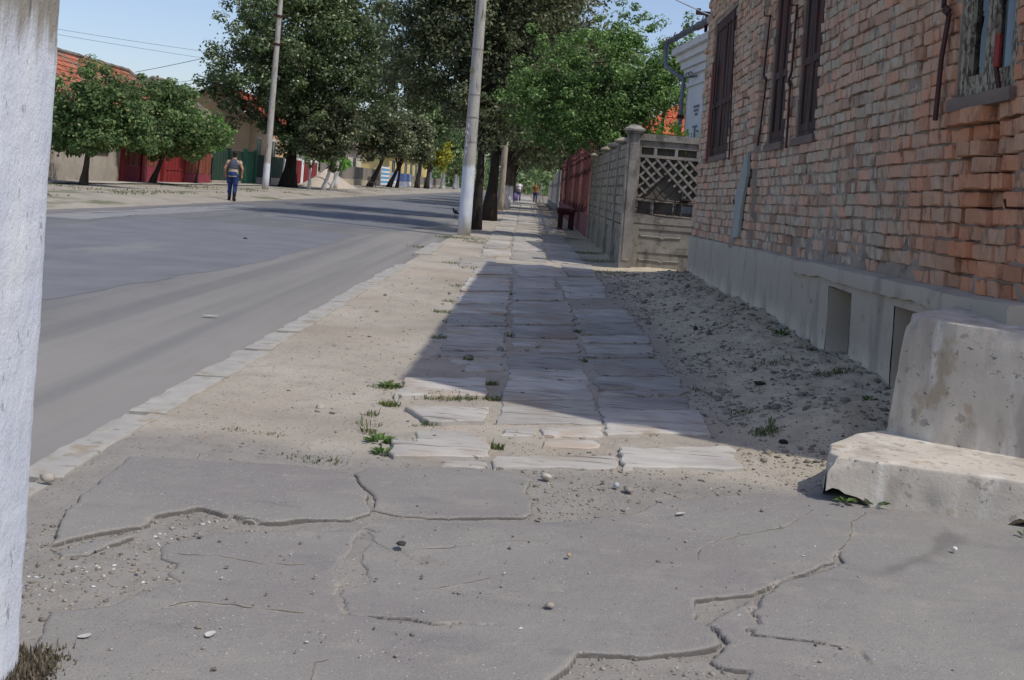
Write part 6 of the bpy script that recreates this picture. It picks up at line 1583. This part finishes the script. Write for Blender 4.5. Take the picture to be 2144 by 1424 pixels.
for i, (x, y, h) in enumerate([(-13.6, 158, 1.0), (-12.6, 170, 1.15), (-13.4, 186, 1.0)]):
    tree('roadside_tree', ['olive roadside tree with limed trunk just right of the yellow leaved tree', 'olive roadside tree second to the right of the yellow leaved tree', 'farthest olive roadside tree with limed trunk near the road bend'][i], x, y, [(0, 0, .1, 0, 3.2, .32)], [(0, 0, 6.2 * h, 3.0, 2.8, 3.2), (1, 0, 4.6, 2.2, 2, 1.5)], L_FAR, bark_mat('limed_bark_far_%d' % i, srgb(66, 58, 50), srgb(96, 86, 74), 2.5), 120, .9, 55, .5, 'limed trees lining the far side of the road', .1, limbs=8)
# the dark street trees on this side
tree('street_tree', 'dark street tree closest behind the central utility pole', -1.46, 28, [(0, 0, .0, 0, 2.9, .15)],
     [(-.5, .5, 5.6, 1.9, 2.0, 2.2), (-1.0, 0, 7.6, 1.7, 2.0, 1.8), (.9, .8, 6.4, 1.8, 2.0, 1.9), (-.2, .3, 3.5, 1.1, 1.2, .9), (1.3, .8, 8.2, 1.8, 2.0, 1.6), (-1.6, .6, 4.6, 1.1, 1.4, 1.3), (.8, .3, 4.4, 1.2, 1.2, 1.2), (.35, -.3, 2.9, .8, .9, .7), (-2.0, .4, 4.0, 1.0, 1.2, 1.1), (-1.9, .3, 5.8, 1.2, 1.3, 1.2)], L_DARK, m_bark_d, 760, .38, 95, .11, limbs=18, shell=.35, loose=.12)
tree('street_tree', 'dark thick trunked street tree second from the central utility pole', -1.42, 36, [(0, 0, .05, 0, 3.4, .22)],
     [(.0, 0, 6.8, 3.0, 2.8, 3.0), (1.9, 0, 6.0, 2.4, 2.4, 2.4), (.0, 0, 3.9, 1.9, 1.8, 1.4), (1.6, 0, 3.6, 1.3, 1.5, 1.0), (.6, 0, 9.2, 2.8, 2.6, 2.2)], L_DARK, m_bark_d, 480, .5, 85, .145, limbs=18, shell=.35, loose=.12)
for i, (x, y, rr, hh) in enumerate([(-1.45, 55, .25, 6.6), (-1.5, 62, .12, 5.6), (-1.55, 72, .22, 6.2), (-1.7, 84, .22, 6.4), (-2.0, 108, .25, 6.6)]):
    tree('street_tree', ['limed street tree beside the slim pale pole', 'thin limed street tree just past the slim pale pole', 'street tree overhanging the middle of the flagstone path', 'street tree before the far people on the path', 'farthest street tree closing the path'][i], x, y, [(0, 0, .1, 0, 3.0, rr)],
         [(.2, 0, hh, 2.7, 3.0, 2.7), (1.4, 0, 4.6, 2.2, 2.4, 1.5), (-.8, 0, 4.4, 1.8, 2.0, 1.3)], L_DARK if i % 2 == 0 else L_FAR, m_bark_w if i < 3 else m_bark_d, 150, .75, 65, .26, 'street trees along this side of the road', limbs=12, shell=.3, loose=.2)
for i, (x, y) in enumerate([(3.4, 46), (3.2, 60), (3.3, 78), (3.0, 100)]):
    tree('garden_tree', ['dark garden tree behind the middle of the red fence', 'dark garden tree where the red fence ends', 'garden tree behind the pale picket fence', 'garden tree closing the far end of the fences'][i], x, y, [(0, 0, -.2, 0, 3.0, .2)],
         [(-.7, 0, 5.8, 3.0, 3, 2.6), (-1.9, 0, 4.3, 1.9, 2.2, 1.3)], L_DARK if i % 2 else L_FAR, m_bark_d, 130, .75, 62, .27, 'garden trees behind the fences', limbs=10, shell=.3, loose=.2)
tree('fruit_tree', 'bright green fruit tree leaning over the red fence above the path', 2.5, 25.6, [(0, 0, -.5, 0, 2.4, .12), (-.3, 0, -1.2, .2, 4.2, .08), (0, 0, .7, .2, 4.0, .07)],
     [(-1.5, 0, 4.1, 1.35, 1.3, 1.25), (-.6, 0, 3.3, 1.7, 1.3, .95), (.2, 0, 3.9, 1.2, 1.1, 1.2), (-.7, 0, 4.9, .8, .8, .9), (-2.1, 0, 3.3, .95, 1.0, .75), (-1.3, -.3, 2.75, .8, .8, .5), (.75, 0, 4.5, .55, .6, .75), (.6, 0, 3.9, .8, .8, .9), (-2.85, 0, 3.7, .75, .8, .7), (-2.5, -.1, 2.95, .8, .8, .5), (-1.9, -.2, 2.55, .8, .7, .4), (-.3, 0, 2.7, 1.0, .8, .5)], L_GREEN, m_bark, 520, .22, 80, .08, limbs=26, shell=.25, loose=.10,
     sprigs=[(1.0, 0, 5.65), (1.0, .1, 5.35), (.95, 0, 5.05), (.8, 0, 4.8), (-.7, 0, 5.9), (-.6, 0, 5.6), (.3, 0, 5.5), (-.35, 0, 5.8), (-.3, 0, 5.5), (-.1, 0, 5.6), (.15, 0, 5.35), (.95, 0, 5.45), (1.05, 0, 5.2), (.6, 0, 5.0), (.05, 0, 5.3)])
tree('bush', 'yellow green bush by the downpipe of the white house', 2.65, 20.6, [(0, 0, .0, 0, 1.6, .04)], [(0, 0, 2.2, .42, .45, .5), (.3, .2, 1.9, .4, .4, .5), (-.2, 0, 1.7, .4, .4, .5)], leaf_mat('bush_leaf', [(0, srgb(84, 120, 40)), (.6, srgb(124, 152, 58)), (1, srgb(166, 170, 72))], .4), m_bark, 70, .16, 40, .085, cat='bush', limbs=6)
tree('bush', 'small green sprig bush against the white wall above the lattice rail', 2.95, 18.6, [(0, 0, .0, 0, 1.9, .025)], [(0, 0, 2.2, .22, .25, .3)], L_BRIGHT, m_bark, 18, .12, 34, .07, cat='bush', limbs=4)
tree('bush', 'bright green bush above the grey board fence by the sand pile', -18.6, 92, [(0, 0, 0, 0, 1.5, .08)], [(0, 0, 2.4, 1.7, 1.8, 1.4), (.4, 3, 2.3, 1.5, 1.7, 1.2)], L_BRIGHT, m_bark, 70, .5, 60, .28, cat='bush', limbs=5)
# the far wood closing the street
C = []; 
for k in range(900):
    ang = random.uniform(-.30, .28); dist = random.uniform(215, 300); C.append((math.sin(ang) * dist - 4, math.cos(ang) * dist, random.uniform(.5, 9) * random.uniform(.5, 1.1)))
V, F = leaves(np.array(C), np.full(len(C), 2.6), 26, 1.5)
o = link_mesh('distant_trees', np_mesh('distant_trees', V, F), L_FAR); o['kind'] = 'stuff'
